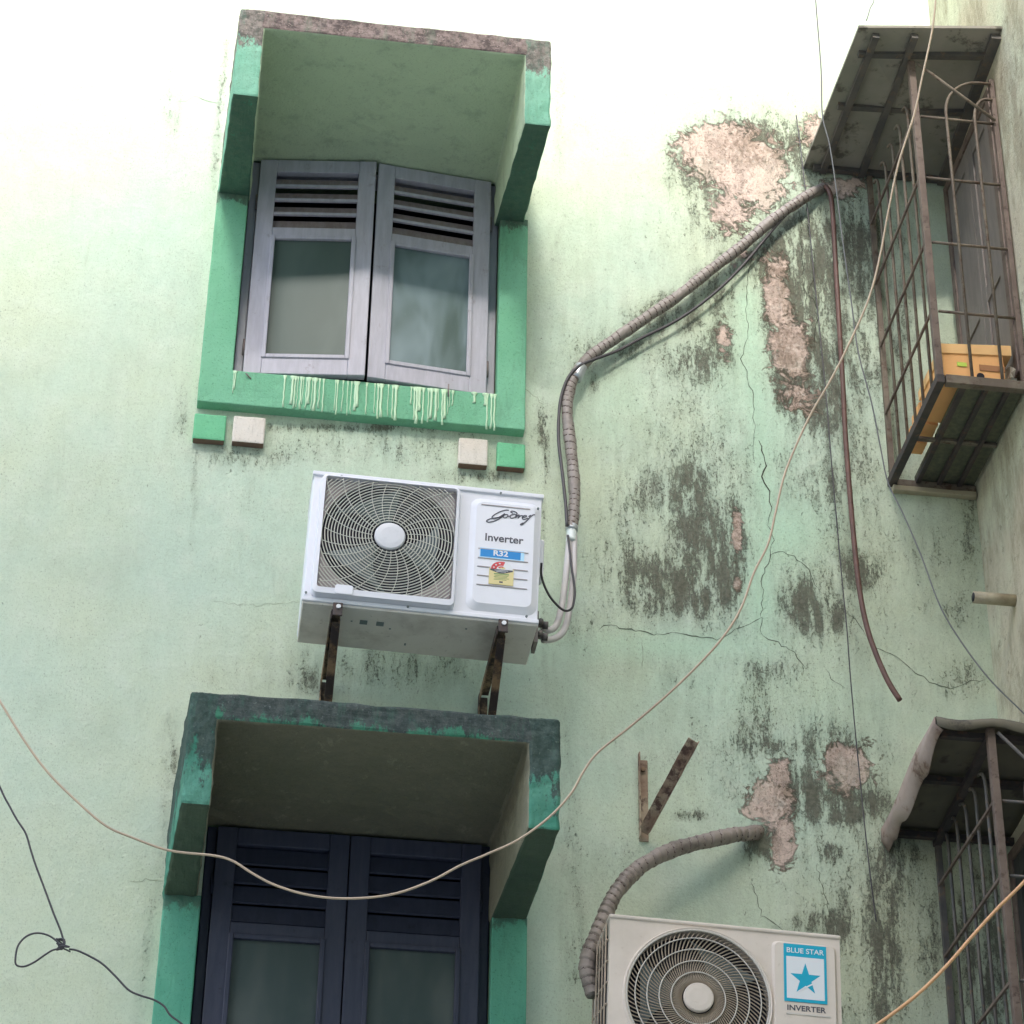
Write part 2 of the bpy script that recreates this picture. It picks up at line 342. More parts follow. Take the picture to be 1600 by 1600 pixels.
# ------------------------------------------------------------------ the green building
bl = empty('green_building', (.8, 0, 0), 'pale green stained plaster building with two shuttered windows under concrete hoods', 'building')
BX = -.8
def bpart(mb, name, mats, parent=None, **k):       # building parts are modelled in world coordinates
    mb.v = [(x+(BX if True else 0), y, z) for x, y, z in mb.v]
    return mb.build(name, mats, parent or bl, **k)
W1 = (-.065, .912, 7.15, 8.2); W2 = (-.015, .935, 4.16, 5.34)
def wall_mesh():
    def lines(a0, a1, f0, f1, st, coarse, must):
        L = list(np.arange(a0, f0, coarse)) + list(np.arange(f0, f1, st)) + list(np.arange(f1, a1, coarse)) + [a1]
        for q in must: L[int(np.argmin([abs(l-q) for l in L]))] = q
        return np.array(sorted(set(L)))
    xs = lines(-7, 2.737, -1.3, 2.737-.005, .0115, .4, (W1[0], W1[1], W2[0], W2[1]))
    zs = lines(0, 12.4, 4.0, 9.7, .0115, .4, (W1[2], W1[3], W2[2], W2[3]))
    nx, nz = len(xs), len(zs); X, Z = np.meshgrid(xs, zs)
    co = np.zeros((nz*nx, 3)); co[:,0] = X.ravel(); co[:,2] = Z.ravel()
    i = np.arange(nx-1); j = np.arange(nz-1); I, J = np.meshgrid(i, j); a = (J*nx+I).ravel()
    cx = ((xs[:-1]+xs[1:])/2)[I.ravel()]; cz = ((zs[:-1]+zs[1:])/2)[J.ravel()]
    keep = np.ones(len(a), bool)
    for q in (W1, W2): keep &= ~((cx > q[0]) & (cx < q[1]) & (cz > q[2]) & (cz < q[3]))
    a = a[keep]; F = np.stack([a, a+1, a+nx+1, a+nx], 1)
    # stain fields, laid out as seen on the wall
    d = co - CAM; q = d @ M.T; U = 800+FOC*q[:,0]/q[:,2]; V = 800+FOC*q[:,1]/q[:,2]
    vis = (U > -200) & (U < 1800) & (V > -200) & (V < 1800) & (q[:,2] > 0)
    def field(bl_):
        f = np.zeros(len(U))
        for (u, v, ru, rv, am) in bl_:
            e = ((U-u)/ru)**2 + ((V-v)/rv)**2; f = np.maximum(f, am*np.exp(-e*.9)) + .25*np.minimum(f, am*np.exp(-e*.9))
        return np.clip(f*vis, 0, 1)
    def streak(pts, r, am):
        f = np.zeros(len(U))
        for (a0, b0), (a1, b1) in zip(pts[:-1], pts[1:]):
            L2 = (a1-a0)**2+(b1-b0)**2; t = np.clip(((U-a0)*(a1-a0)+(V-b0)*(b1-b0))/L2, 0, 1)
            dd = np.hypot(U-a0-t*(a1-a0), V-b0-t*(b1-b0)); f = np.maximum(f, am*np.exp(-(dd/r)**2))
        return f*vis
    grime_shade = [(1175,225,75,45,.85),(1250,230,60,50,.6),(1090,260,60,60,.45),(1120,330,60,70,.45),(1040,500,75,28,.55),(1130,460,60,45,.65),
      (1200,400,45,60,.65),(1090,570,70,35,.55),(1125,545,35,50,.65),(1240,520,45,110,.85),(1260,610,50,60,.85),(1295,610,35,70,.55),(1280,420,50,120,.55),
      (1345,380,45,90,.55),(930,545,45,35,.45),(1075,760,28,50,.8),(1100,840,45,50,.9),(1060,915,95,50,.78),(1152,860,20,85,.9),(1120,920,50,40,.75),
      (980,880,65,50,.42),(1000,770,60,70,.36),(1255,950,45,48,.95),(1300,965,40,30,.65),(1345,890,38,35,.75),(1305,800,40,90,.55),(1240,720,30,60,.3),
      (1180,1110,30,65,.65),(1215,1050,90,30,.45),(1200,1165,100,25,.5),(1060,1060,60,40,.35),(1300,1170,60,60,.5),(1320,1262,70,30,1.0),(1250,1250,60,40,.75),
      (1300,1335,18,20,.95),(1190,1320,35,25,.9),(1080,1275,25,9,.85),(1290,1445,60,28,.7),(1385,1450,26,140,.8),(1405,1340,40,50,.6),(1385,1560,32,60,.9),
      (1450,860,50,60,.33),(1490,960,55,50,.4),(1510,1060,50,40,.5),(1520,820,25,110,.5),(1340,1440,40,60,.45),(1450,1480,25,120,.5),(1290,1580,60,30,.5),
      (268,170,16,70,.35),(285,640,14,50,.4),(560,668,230,9,.6),(620,700,200,35,.38),(380,715,90,22,.45),(740,745,80,14,.55),(850,700,9,70,.65),(846,640,8,30,.5),
      (480,1060,30,30,.5),(330,1060,40,20,.3),(272,1190,10,60,.6),(890,1300,20,120,.35),(905,980,40,50,.4),(870,380,18,60,.3),(1350,560,60,150,.35),
      (1410,470,30,200,.4),(640,1040,150,40,.45),(1500,700,60,60,.4),(900,1500,24,90,.35),(960,1350,60,60,.25),(450,1060,180,50,.22),(600,600,700,700,.17),(1540,1480,60,170,.85),(1330,430,60,150,.55),(1080,700,180,300,.3),(1240,340,40,40,.6),(1200,800,330,600,.36),(1230,480,90,200,.5),(1120,860,120,140,.5),(1350,1400,140,200,.42),(1270,1230,120,80,.6),(1300,700,90,250,.4)]  # also holds shade painted on the wall inside the lower cage
    peel = [(1130,240,72,50,.9),(1185,270,58,60,.8),(1085,225,45,30,.6),(1145,330,46,44,.7),(1160,400,30,20,.55),(1275,210,28,36,.75),(1212,460,24,72,.85),(1235,545,36,52,.9),(1248,620,38,40,.62),
      (1130,530,16,34,.7),(1151,830,9,42,.85),(1153,915,8,22,.7),(1325,1198,42,44,.9),(1200,1255,42,38,.95),(1215,1210,24,40,.7),(1222,1320,24,50,.8),(1322,292,38,20,.85),(1265,640,22,20,.4)]
    warm = [(1500,950,140,250,.5),(1450,1400,130,260,.75),(1340,1500,130,160,.5),(0,800,260,700,.15),(100,1500,500,400,.25),(1180,330,160,200,.3),(1000,1450,200,150,.2),(1520,640,90,200,.5)]
    mint = [(1160,560,45,130,.6),(1230,830,70,60,.9),(1060,1010,180,26,.7),(1190,930,30,80,.9),(1200,700,40,110,.6),(1100,1080,180,40,.35),(960,640,60,60,.35),(1300,1100,90,60,.3)]
    st = np.zeros((len(U), 4)); st[:,0] = field(grime_shade)
    pipe = [(905,580),(960,530),(1060,460),(1160,385),(1245,315)]
    below = [(a+18, b+22) for a, b in pipe]  # shifted copy of the pipe line, darkens the wall along it
    st[:,0] = np.clip(np.maximum(st[:,0], np.maximum(streak(pipe, 26, .6), streak(below, 20, .6))), 0, 1)
    st[:,0] = np.maximum(st[:,0], streak([(1268,330),(1280,470),(1300,700),(1330,1000)], 14, .5))
    for (a_, b_, c_, d_, r_, am) in ((305,700,300,860,9,.42),(392,702,388,800,12,.32),(740,736,738,760,20,.5),(800,740,806,980,12,.4),(846,640,852,1100,8,.45),(480,1000,470,1080,16,.4),(700,640,700,735,40,.3),
      (1170,200,1150,420,22,.5),(1250,250,1275,560,16,.6),(1215,560,1240,760,22,.5),(1070,760,1055,960,18,.6),(1105,800,1120,960,16,.55),(1260,900,1250,1030,18,.6),(1300,1050,1310,1180,20,.45),(1180,1060,1170,1190,18,.55),(1080,1000,1090,1100,14,.3),
      (1385,1300,1385,1600,16,.75),(1320,1290,1335,1430,18,.5),(1450,770,1462,980,18,.4),(1340,300,1370,620,14,.5),(262,1120,250,1400,10,.4),(885,1140,880,1320,10,.35),(240,1400,215,1600,12,.3),(900,1330,912,1600,16,.4),(880,80,872,300,14,.3),(355,60,330,330,9,.45)):
        st[:,0] = np.maximum(st[:,0], streak([(a_, b_), (c_, d_)], r_, am)*np.clip(1.15-np.abs((V-b_)/(d_-b_)-.35)*.9, 0, 1))
    st[:,1] = field(peel); st[:,2] = field(warm)
    st[:,3] = np.clip(np.maximum(field(mint), streak([(1165,470),(1180,610),(1200,800),(1190,965)], 26, .8)), 0, 1)
    st[:,0] *= (1-.75*st[:,3])
    n = len(co)
    # cracks as jagged ribbons just proud of the plaster
    V2 = []; F2 = []; M2 = []
    def crack(pts, wd, mi):
        P = [];
        for a, b_ in zip(pts[:-1], pts[1:]):
            L = math.hypot(b_[0]-a[0], b_[1]-a[1]); k = max(2, int(L/7))
            for t in range(k):
                P.append((a[0]+(b_[0]-a[0])*t/k + random.uniform(-2.2,2.2), a[1]+(b_[1]-a[1])*t/k + random.uniform(-2.2,2.2)))
        P.append(pts[-1]); base = n+len(V2); N = len(P)
        for i, p in enumerate(P):
            a = P[max(0,i-1)]; c = P[min(N-1,i+1)]; dx, dy = c[0]-a[0], c[1]-a[1]; l = math.hypot(dx, dy) or 1
            h = wd*random.uniform(.35,1.2)*(.35 if i in (0,N-1) else 1)
            for s_ in (-1, 1): V2.append(at(p[0]-dy/l*h*s_, p[1]+dx/l*h*s_, -.0015))
        for i in range(N-1): F2.append((base+2*i, base+2*i+1, base+2*i+3, base+2*i+2)); M2.append(mi)
    for pts, wd, mi in [([(1175,400),(1165,470),(1170,520),(1158,560),(1175,610),(1180,680),(1177,720)],.8,1),([(1186,690),(1197,720),(1192,745),(1204,775),(1204,800),(1200,820)],1.5,1),
      ([(1200,820),(1208,845),(1200,880),(1190,900),(1192,930),(1189,965)],.9,1),([(1189,965),(1150,985),(1120,1000),(1080,992),(1050,988),(1020,991),(985,984),(945,975),(935,985)],.9,1),
      ([(1200,868),(1222,862),(1240,870),(1265,890),(1275,915),(1290,930),(1300,955)],.7,1),([(1330,960),(1350,985),(1365,1010),(1400,1025),(1435,1055),(1460,1068),(1485,1075),(1510,1066),(1540,1062)],.8,1),
      ([(1258,300),(1265,360),(1275,430),(1264,455),(1278,490),(1270,560)],1.2,1),([(1250,330),(1255,420),(1262,500)],1.0,1),([(1248,200),(1256,250),(1250,285)],.7,1),([(790,602),(820,606),(850,632)],.8,2),
      ([(1189,965),(1188,990),(1215,1005),(1240,1020),(1258,1045)],.8,1),([(1290,1045),(1297,1060),(1320,1075)],.7,1),([(200,1378),(228,1374),(252,1377)],.6,2),([(330,940),(400,946),(470,940)],.5,2),
      ([(1175,1380),(1190,1430),(1225,1455)],.8,1),([(1275,1350),(1290,1400),(1300,1445)],.8,1),([(1065,690),(1068,720)],.6,2),([(1005,1000),(1003,1045)],.6,2),([(275,160),(310,150),(345,165)],.5,2)]:
        crack(pts, wd*.62, mi)
    V2 = np.array(V2); allv = np.vstack([co, V2])
    # thickness: sides, top and back
    b0 = len(allv); x0, x1, z1 = -7, 2.737, 12.4
    allv = np.vstack([allv, [(x0,0,0),(x1,0,0),(x1,0,z1),(x0,0,z1),(x0,.9,0),(x1,.9,0),(x1,.9,z1),(x0,.9,z1)]])
    FF = [tuple(r) for r in F.tolist()] + F2 + [tuple(b0+k for k in q_) for q_ in ((4,7,6,5),(0,3,7,4),(1,5,6,2),(3,2,6,7))]
    MM = [0]*len(F) + M2 + [0]*4
    allv[:,0] += BX
    me = bpy.data.meshes.new('wall'); me.from_pydata(allv.tolist(), [], FF)
    for q_ in (m_wall, m_crack, m_crack2): me.materials.append(q_)
    me.polygons.foreach_set('material_index', MM)
    A = me.color_attributes.new('stain_shade', 'FLOAT_COLOR', 'POINT'); full = np.zeros((len(allv), 4)); full[:len(st)] = st
    A.data.foreach_set('color', full.ravel()); me.update()
    o = bpy.data.objects.new('wall', me); COL.objects.link(o); o.parent = bl
wall_mesh()
b = MB(); b.box(2.737, 3.1, -3.2, .9, 0, 12.4)
sw = bpart(b, 'side_wall', m_side); sw['label'] = 'cream and grey side wall meeting the green wall at right edge'
b = MB(); b.box(-7, 3.1, -.06, .9, 12.4, 12.5); bpart(b, 'roof_coping', m_conc)

# concrete hoods
def hood(xa, xb, ia, ib, zt, zs, zf, zw, mf, mslab, msoff, mside, wa, wb, wia, wib):
    # xa..xb outer at the front, ia..ib inner at front, w* the same at the wall, zt top, zs soffit, zf bracket foot at front, zw at wall
    yf = -.75; c = MB(); vs = []
    for xf, xw in ((xa, wa), (ia, wia), (ib, wib), (xb, wb)):
        vs += [(xf,yf,zt),(xf,yf,zs),(xf,yf,zf),(xw,0,zt),(xw,0,zs),(xw,0,zw)]      # FT FS FF WT WS WF
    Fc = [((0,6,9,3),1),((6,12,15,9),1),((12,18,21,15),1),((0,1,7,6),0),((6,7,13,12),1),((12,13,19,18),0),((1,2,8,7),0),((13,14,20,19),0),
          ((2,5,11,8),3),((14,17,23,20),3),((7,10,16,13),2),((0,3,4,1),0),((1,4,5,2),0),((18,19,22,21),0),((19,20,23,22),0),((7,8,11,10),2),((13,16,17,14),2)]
    for f, m_ in Fc: c.add([], [], m_); c.f.append(list(f)); c.mi.append(m_); c.sm.append(False)
    c.v = vs
    return c
c = hood(-.150, 1.006, -.057, .909, 8.282, 8.195, 7.862, 7.985, 0, 0, 0, 0, -.182, 1.006, -.060, .893)
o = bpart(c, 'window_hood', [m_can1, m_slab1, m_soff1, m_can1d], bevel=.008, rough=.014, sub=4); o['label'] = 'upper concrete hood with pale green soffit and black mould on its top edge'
c = hood(-.100, 1.054, -.010, .955, 5.432, 5.337, 5.045, 5.055, 0, 0, 0, 0, -.140, 1.050, -.030, .930)
o = bpart(c, 'window_hood', [m_can2, m_slab2, m_soff2, m_can2d], bevel=.010, rough=.018, sub=4); o['label'] = 'lower concrete hood with dark stained edge and darker soffit'

# windows
def window(nm, W, sx0, sx1, sz0, xl, xr, zb, mw, mwd, mg, msur, ajar, lab, closed):
    x0, x1, z0, z1 = W; Y = .016
    f = MB()                                                            # fixed wooden frame
    f.box(x0+.002, x0+.035, Y, Y+.07, z0, z1); f.box(x1-.035, x1-.002, Y, Y+.07, z0, z1)
    f.box(x0+.035, x1-.035, Y, Y+.07, z1-.03, z1-.002); f.box(x0+.035, x1-.035, Y, Y+.07, z0+.002, z0+.03)
    win = bpart(f, 'window', mw, bevel=.004); win['label'] = lab
    s = MB()                                                            # painted plaster surround, through to the frame
    s.add([(x,y,z) for y in (-.05,0) for x in (sx0,x0,x1,sx1) for z in (sz0,z0,zb)], [(0,3,4,1),(1,4,5,2),(3,6,7,4),(6,9,10,7),(7,10,11,8),(12,15,3,0),(15,18,6,3),(18,21,9,6),(0,1,13,12),(1,2,14,13),(9,21,22,10),(10,22,23,11),(4,7,19,16),(4,16,17,5),(7,8,20,19)])
    s.box(x0-.02, x0, .001, .2, z0-.02, z1, 1); s.box(x1, x1+.02, .001, .2, z0-.02, z1, 1); s.box(x0, x1, .001, .2, z0-.02, z0, 1); s.box(x0-.02, x1+.02, .001, .2, z1, z1+.02, 1)
    s2 = bpart(s, 'surround', [msur, m_jamb], win, bevel=.004, rough=.004, sub=3); s2.location = (0, 0, 0)
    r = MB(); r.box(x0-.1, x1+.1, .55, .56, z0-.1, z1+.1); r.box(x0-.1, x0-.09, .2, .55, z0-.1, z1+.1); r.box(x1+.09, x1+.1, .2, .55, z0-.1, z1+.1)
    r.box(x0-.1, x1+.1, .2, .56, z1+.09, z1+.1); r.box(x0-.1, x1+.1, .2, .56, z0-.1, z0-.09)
    bpart(r, 'room_dark_backing', m_dark, win)
    xm = (x0+x1)/2
    for k, (h0, h1) in enumerate(((x0+.036, xm-.002), (x1-.036, xm+.002))):   # hinge side, free side
        wd = abs(h1-h0); sg = 1 if h1 > h0 else -1; zb0 = z0+.012; zt0 = z1-.014
        ang = ajar[k]; ca, sa = math.cos(ang), math.sin(ang)
        def T(mb):                                                      # local (u from hinge, d depth in front) -> world
            mb.v = [(h0+sg*(u*ca - (-d)*sa*0) - sg*d*0, Y-.004+d*ca-u*sa, z) for u, d, z in mb.v]; return mb
        st = .066; mid = zt0-.335; t = -.034
        m_ = MB(); m_.box(0, st, t, 0, zb0, zt0); m_.box(wd-st, wd, t, 0, zb0, zt0)
        m_.box(st, wd-st, t+.001, -.001, zt0-.06, zt0); m_.box(st, wd-st, t+.001, -.001, zb0, zb0+.075); m_.box(st, wd-st, t+.001, -.001, mid-.045, mid)
        gz0, gz1 = zb0+.075, mid-.045                                    # beading round the glass
        bd = .013
        m_.box(st-.004, st+bd, t-.006, t+.012, gz0-.004, gz1+.004); m_.box(wd-st-bd, wd-st+.004, t-.006, t+.012, gz0-.004, gz1+.004)
        m_.box(st+bd, wd-st-bd, t-.005, t+.012, gz0-.004, gz0+bd); m_.box(st+bd, wd-st-bd, t-.005, t+.012, gz1-bd, gz1+.004)
        bpart(T(m_), 'shutter', mw, win, bevel=.003)
        lv = MB(); lz0, lz1 = mid, zt0-.06; n = 4 if not closed else 4
        for i in range(n):
            zz = lz0+(lz1-lz0)*(i+.0)/n; hgt = (lz1-lz0)/n
            if closed: lv.hexa([(st,t+.004,zz+.004),(wd-st,t+.004,zz+.004),(wd-st,t+.012,zz),(st,t+.012,zz),(st,t+.02,zz+hgt*.94),(wd-st,t+.02,zz+hgt*.94),(wd-st,t+.028,zz+hgt*.94),(st,t+.028,zz+hgt*.94)], 1)
            else:
                if i: lv.box(st, wd-st, t+.001, t+.012, zz-.006, zz+.006, 0)
                lv.hexa([(st,t+.012,zz+.006),(wd-st,t+.012,zz+.006),(wd-st,t+.018,zz+.0),(st,t+.018,zz+.0),(st,-.008,zz+hgt*.72),(wd-st,-.008,zz+hgt*.72),(wd-st,-.002,zz+hgt*.72),(st,-.002,zz+hgt*.72)], 1)
        bpart(T(lv), 'louvre', [mw, mwd], win)
        p = MB(); p.box(st+.002, wd-st-.002, t+.012, t+.016, gz0, gz1); bpart(T(p), 'pane', mg[k], win)
        for zz in (zb0+.13, zt0-.2):
            hg = MB(); hg.tube([(h0-sg*.003, Y-.012+t*.2, zz-.035), (h0-sg*.003, Y-.012+t*.2, zz+.035)], .006, 8); bpart(hg, 'hinge', mwd, win)
    return win
win1 = window('a', W1, -.184, 1.020, 7.0, 0, 0, 7.99, m_w1, m_w1d, (m_g1, m_g1b), m_sur, (math.radians(7), math.radians(6)), 'upper shuttered window with grey painted frame, slightly ajar leaves', False)
win2 = window('b', W2, -.135, 1.052, 4.0, 0, 0, 5.06, m_w2, m_w2d, (m_g2, m_g2), m_sur2, (0, 0), 'lower shuttered window with dark indigo frame', True)
h = MB(); P = [at(700,622,-.055)+np.array((0,-.01,0)), at(700,605,-.055)+np.array((0,-.02,.0))]; h.tube(P, .003, 6); bpart(h, 'latch_hook', m_w1d, win1); h = MB(); h.tube([at(392,592,-.05), at(384,583,-.06)], .003, 6)
bpart(h, 'latch_hook', m_w1d, win1)
# paint drips over the sill
d = MB()
for u, v1 in [(363,612),(366,606),(442,634),(455,630),(459,636),(463,634),(468,637),(472,630),(477,636),(481,629),(486,637),(490,640),(497,636),(503,642),(522,640),(525,646),(534,641),(541,647),(547,645),(554,640),(557,634),(571,645),(584,644),(589,652),(594,650),(605,648),(612,652),(617,655),(642,630),(646,654),(650,660),(655,640),(660,660),(668,658),(673,652),(680,655),(684,640),(690,662),(694,652),(699,645),(702,634),(707,632),(741,628),(758,632),(760,669),(767,668),(772,671)]:
    v0 = 600+(u-363)*.0945-4+1.5; y = -.0535
    n = 7; P = []
    for i in range(n+1):
        t = i/n; e1 = at(u, v1, y); P.append(np.array((e1[0]+random.uniform(-.0025,.0025)*t, y, 7.146+(e1[2]-7.146)*t)))
    P[-1] = P[-1]+np.array((0,0,-.004)); r0 = random.choice((.0018,.0026,.0034,.0052))
    d = MB(); d.tube([p+np.array((0,-.0005,0)) for p in P], r0, 6, rf=lambda L, a, r0=r0, tot=abs(P[0][2]-P[-1][2]): r0*(2.2 if L < .010 else (1.25 if L > tot-.01 else .9))); d.v = [(x_, -.0520+(y_+.0535)*.38, z_) for x_, y_, z_ in d.v]; bpart(d, 'paint_drip', m_drip, win1)
d = MB(); d.tube([at(665,404,-.02), at(666,430,-.02), at(665,452,-.02), at(664,470,-.02)], .0028, 6, rf=lambda L, a: .0030*(1-L*3.5)); bpart(d, 'pane_drip', m_drip, win1)
# blocks below the upper window
for (x0, x1, z0, z1, mm, lb) in ((-.188,-.072,6.846,6.960,m_blkg,'green painted block at far left under the sill'),(-.047,.070,6.848,6.965,m_blkw,'white painted block at left'),
                              (.778,.886,6.838,6.956,m_blkw,'dirty white block at right'),(.920,1.024,6.840,6.950,m_blkg,'green painted block at far right')):
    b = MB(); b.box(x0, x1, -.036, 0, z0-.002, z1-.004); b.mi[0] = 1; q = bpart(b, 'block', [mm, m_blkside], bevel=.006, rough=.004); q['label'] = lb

# ------------------------------------------------------------------ lettering
def text_mesh(parent, name, s, cx, y, cz, size, mat, bold=0, wide=1.0, shear=0, parts=None):
    cu = bpy.data.curves.new(name, 'FONT'); cu.body = s; cu.size = size; cu.align_x = 'CENTER'; cu.align_y = 'CENTER'; cu.offset = bold; cu.extrude = .0004; cu.shear = shear
    to = bpy.data.objects.new('t', cu); COL.objects.link(to); bpy.context.view_layer.update()
    me = bpy.data.meshes.new_from_object(to.evaluated_get(bpy.context.evaluated_depsgraph_get())); bpy.data.objects.remove(to)
    me.name = name; me.materials.clear(); me.materials.append(mat)
    for v in me.vertices: v.co = Vector((cx+v.co.x*wide, y-v.co.z, cz+v.co.y))
    o = bpy.data.objects.new(name, me); COL.objects.link(o); o.parent = parent; return o
def rr(x0, x1, z0, z1, r, n=5):
    P = []
    for cx, cz, a in ((x1-r,z0+r,-90),(x1-r,z1-r,0),(x0+r,z1-r,90),(x0+r,z0+r,180)):
        for k in range(n+1):
            t = math.radians(a+90*k/n); P.append((cx+r*math.cos(t), cz+r*math.sin(t)))
    return P
def ramp_panel(mb, o0, o1, y0, y1, mi=0):        # raised panel: outer outline o0 at y0, inner o1 at y1
    n = len(o0); vs = [(x,y0,z) for x, z in o0]+[(x,y1,z) for x, z in o1]
    mb.add(vs, [(i,(i+1)%n,n+(i+1)%n,n+i) for i in range(n)]+[tuple(range(n,2*n))], mi, False)

# ------------------------------------------------------------------ white unit
# local frame: x from left edge, y from front (front = 0, back = +.27), z from bottom; root at the middle of its base
W_, D_, H_ = .787, .27, .508
ac = empty('outdoor_ac_unit', (.229+W_/2, -.5+D_/2, 5.928-.006), 'white outdoor air conditioner unit with square fan grille on two rusty brackets', 'air conditioner', rot=(0, math.radians(1.3), 0))
def loc(mb, W=W_, D=D_): mb.v = [(x-W/2, y-D/2, z) for x, y, z in mb.v]; return mb
gx0, gx1, gz0, gz1 = .030, .500, .022, .490; gcx, gcz = .273, .268; GR = .228
c = MB()
c.box(0, W_, .02, D_, .004, H_-.004, 0)
loc(c); c.v = c.v; cas = c.build('casing', m_white, ac, bevel=.012, seg=3)
# front face with the hole for the fan (built as frame pieces)
c = MB(); n = 64
outer = []; 
for k in range(n):
    a = 2*math.pi*k/n; ca, sa = math.cos(a), math.sin(a); hw, hh = (gx1-gx0)/2-.012, (gz1-gz0)/2-.012; cx0, cz0 = (gx0+gx1)/2, (gz0+gz1)/2
    t = min(hw/abs(ca) if abs(ca) > 1e-6 else 9, hh/abs(sa) if abs(sa) > 1e-6 else 9); outer.append((cx0+ca*t, cz0+sa*t))
vs = [(x, -.003, z) for x, z in outer] + [(gcx-.006+GR*math.cos(2*math.pi*k/n), -.003, gcz+GR*math.sin(2*math.pi*k/n)) for k in range(n)]
c.add(vs, [(i,(i+1)%n,n+(i+1)%n,n+i) for i in range(n)]); 
vs = [(gcx-.006+GR*math.cos(2*math.pi*k/n), y, gcz+GR*math.sin(2*math.pi*k/n)) for y in (-.003,.017) for k in range(n)]
c.add(vs, [(i,(i+1)%n,n+(i+1)%n,n+i) for i in range(n)])
loc(c).build('fan_shroud', m_shroud, ac)
c = MB(); c.disc((gcx-.006,0,gcz), GR, .017, .0185, 64); loc(c).build('fan_opening', m_black, ac)
# fan
c = MB()
for k in range(3):
    a0 = math.radians(95+120*k); n = 10
    vs = []
    for i in range(n+1):
        t = i/n; r = .05+.165*t
        for s_, yo in ((-.22-.40*t, .004), (.30+.42*t, .015)):
            a = a0+s_+.35*t; vs.append((gcx-.006+r*math.cos(a), yo-.001, gcz+r*math.sin(a)))
    c.add(vs, [(2*i,2*i+1,2*i+3,2*i+2) for i in range(n)], 0, True)
fan = loc(c).build('fan', m_fan, ac); so = fan.modifiers.new('s','SOLIDIFY'); so.thickness = .002
# front sheet left, right, top and bottom of the grille + lip
c = MB(); c.box(.004, gx0+.004, 0, .0195, .004, H_-.004); c.box(gx1-.004, W_-.004, 0, .0195, .004, H_-.004); c.box(gx0+.004, gx1-.004, 0, .0195, .004, gz0+.004); c.box(gx0+.004, gx1-.004, 0, .0195, gz1-.004, H_-.004)
c.box(0, W_, -.006, .03, 0, .016); c.box(-.002, W_+.002, -.008, D_, H_-.014, H_+.002)
loc(c).build('front_sheet', m_white, ac, bevel=.003)
# grille frame
c = MB(); o0 = rr(gx0-.004, gx1+.004, gz0-.004, gz1+.002, .022); o1 = rr(gx0+.001, gx1-.001, gz0+.001, gz1-.003, .018); o2 = rr(gx0+.014, gx1-.010, gz0+.022, gz1-.008, .010); n = len(o0)
vs = [(x,.0,z) for x, z in o0]+[(x,-.026,z) for x, z in o1]+[(x,-.028,z) for x, z in o2]+[(x,-.004,z) for x, z in o2]
c.add(vs, [(a*n+i,a*n+(i+1)%n,(a+1)*n+(i+1)%n,(a+1)*n+i) for a in range(3) for i in range(n)])
loc(c).build('grille_frame', m_white, ac)
c = MB(); c.prism(rr(gx0+.075, gx0+.135, gz0+.0, gz0+.036, .008), 'y', -.031, -.027); loc(c).build('grille_handle', m_white, ac, bevel=.002)
# rings and curved spokes
c = MB(); X0, X1, Z0, Z1 = gx0+.016, gx1-.012, gz0+.024, gz1-.010; yg = -.021
def inside(x, z): return X0-.002 < x < X1+.002 and Z0-.002 < z < Z1+.002
r = .062
while r < .335:
    n = int(40+r*300); seg_ = []; runs = []
    for k in range(n+1):
        a = 2*math.pi*k/n + .78; x, z = gcx+r*math.cos(a), gcz+r*math.sin(a)
        if inside(x, z): seg_.append((x, yg, z))
        elif seg_: runs.append(seg_); seg_ = []
    if seg_: runs.append(seg_)
    for q in runs:
        if len(q) > 2: c.tube(q, .0020, 5)
    r += .0104
for k in range(26):
    a0 = 2*math.pi*k/26; q = []
    for i in range(26):
        t = i/25; r = .058+.27*t; a = a0 - .55*t**1.3; x, z = gcx+r*math.cos(a), gcz+r*math.sin(a)
        if not inside(x, z): break
        q.append((x, yg-.002, z))
    if len(q) > 2: c.tube(q, .0014, 5)
loc(c).build('fan_grille', m_wire_g, ac)
c = MB(); c.disc((gcx,0,gcz), .052, -.031, -.018, 40, dome=.006); loc(c).build('hub_cap', m_hub, ac)
# moulded panel
px0, px1, pz0, pz1 = .548, .770, .040, .462
c = MB(); ramp_panel(c, rr(px0-.008, px1+.008, pz0-.012, pz1+.008, .034, 8), rr(px0+.012, px1-.012, pz0+.012, pz1-.012, .026, 8), -.0005, -.014)
pan = loc(c).build('moulded_panel', m_white, ac)
c = MB()
for zz, a, b_ in ((.438,.575,.742),(.262,.572,.742),(.226,.572,.742),(.192,.572,.742),(.157,.572,.742),(.121,.572,.742)):
    c = MB(); c.box(a, b_, -.0165, -.0145, zz-.0012, zz+.0015); loc(c).build('moulded_rib', m_shroud, ac)
Tx, Ty = W_/2, D_/2
def lp(zx, zy):    # a point of the panel from the enlarged picture of it
    return ((zx-245)/(630-245)*(.742-.572)+.572 - (zy-700)*.00004, .438-(zy-(285+(zx-270)*.1))*(.438-.121)/(1085-288))
strokes = [[(432,332),(405,332),(365,350),(325,385),(312,408),(325,422),(355,412),(388,385),(404,368)],
 [(404,366),(385,405),(345,440),(300,458),(278,455),(276,442),(300,425),(345,412),(385,402)],
 [(385,402),(400,380),(425,378),(432,392),(420,408),(402,408),(396,395),(404,382)],[(430,396),(448,392)],
 [(448,398),(458,380),(482,372),(495,385),(482,405),(460,412),(450,402)],[(492,392),(500,368),(486,348),(458,340),(450,350),(468,362)],
 [(492,408),(512,378),(518,385),(512,412)],[(514,402),(530,385),(545,382)],[(545,402),(570,395),(575,385),(562,380),(546,395),(546,412),(562,420),(590,408)],
 [(592,392),(606,378),(600,405),(560,465),(543,478),(540,470),(560,455)],[(612,388),(625,372),(640,372)]]
c = MB()
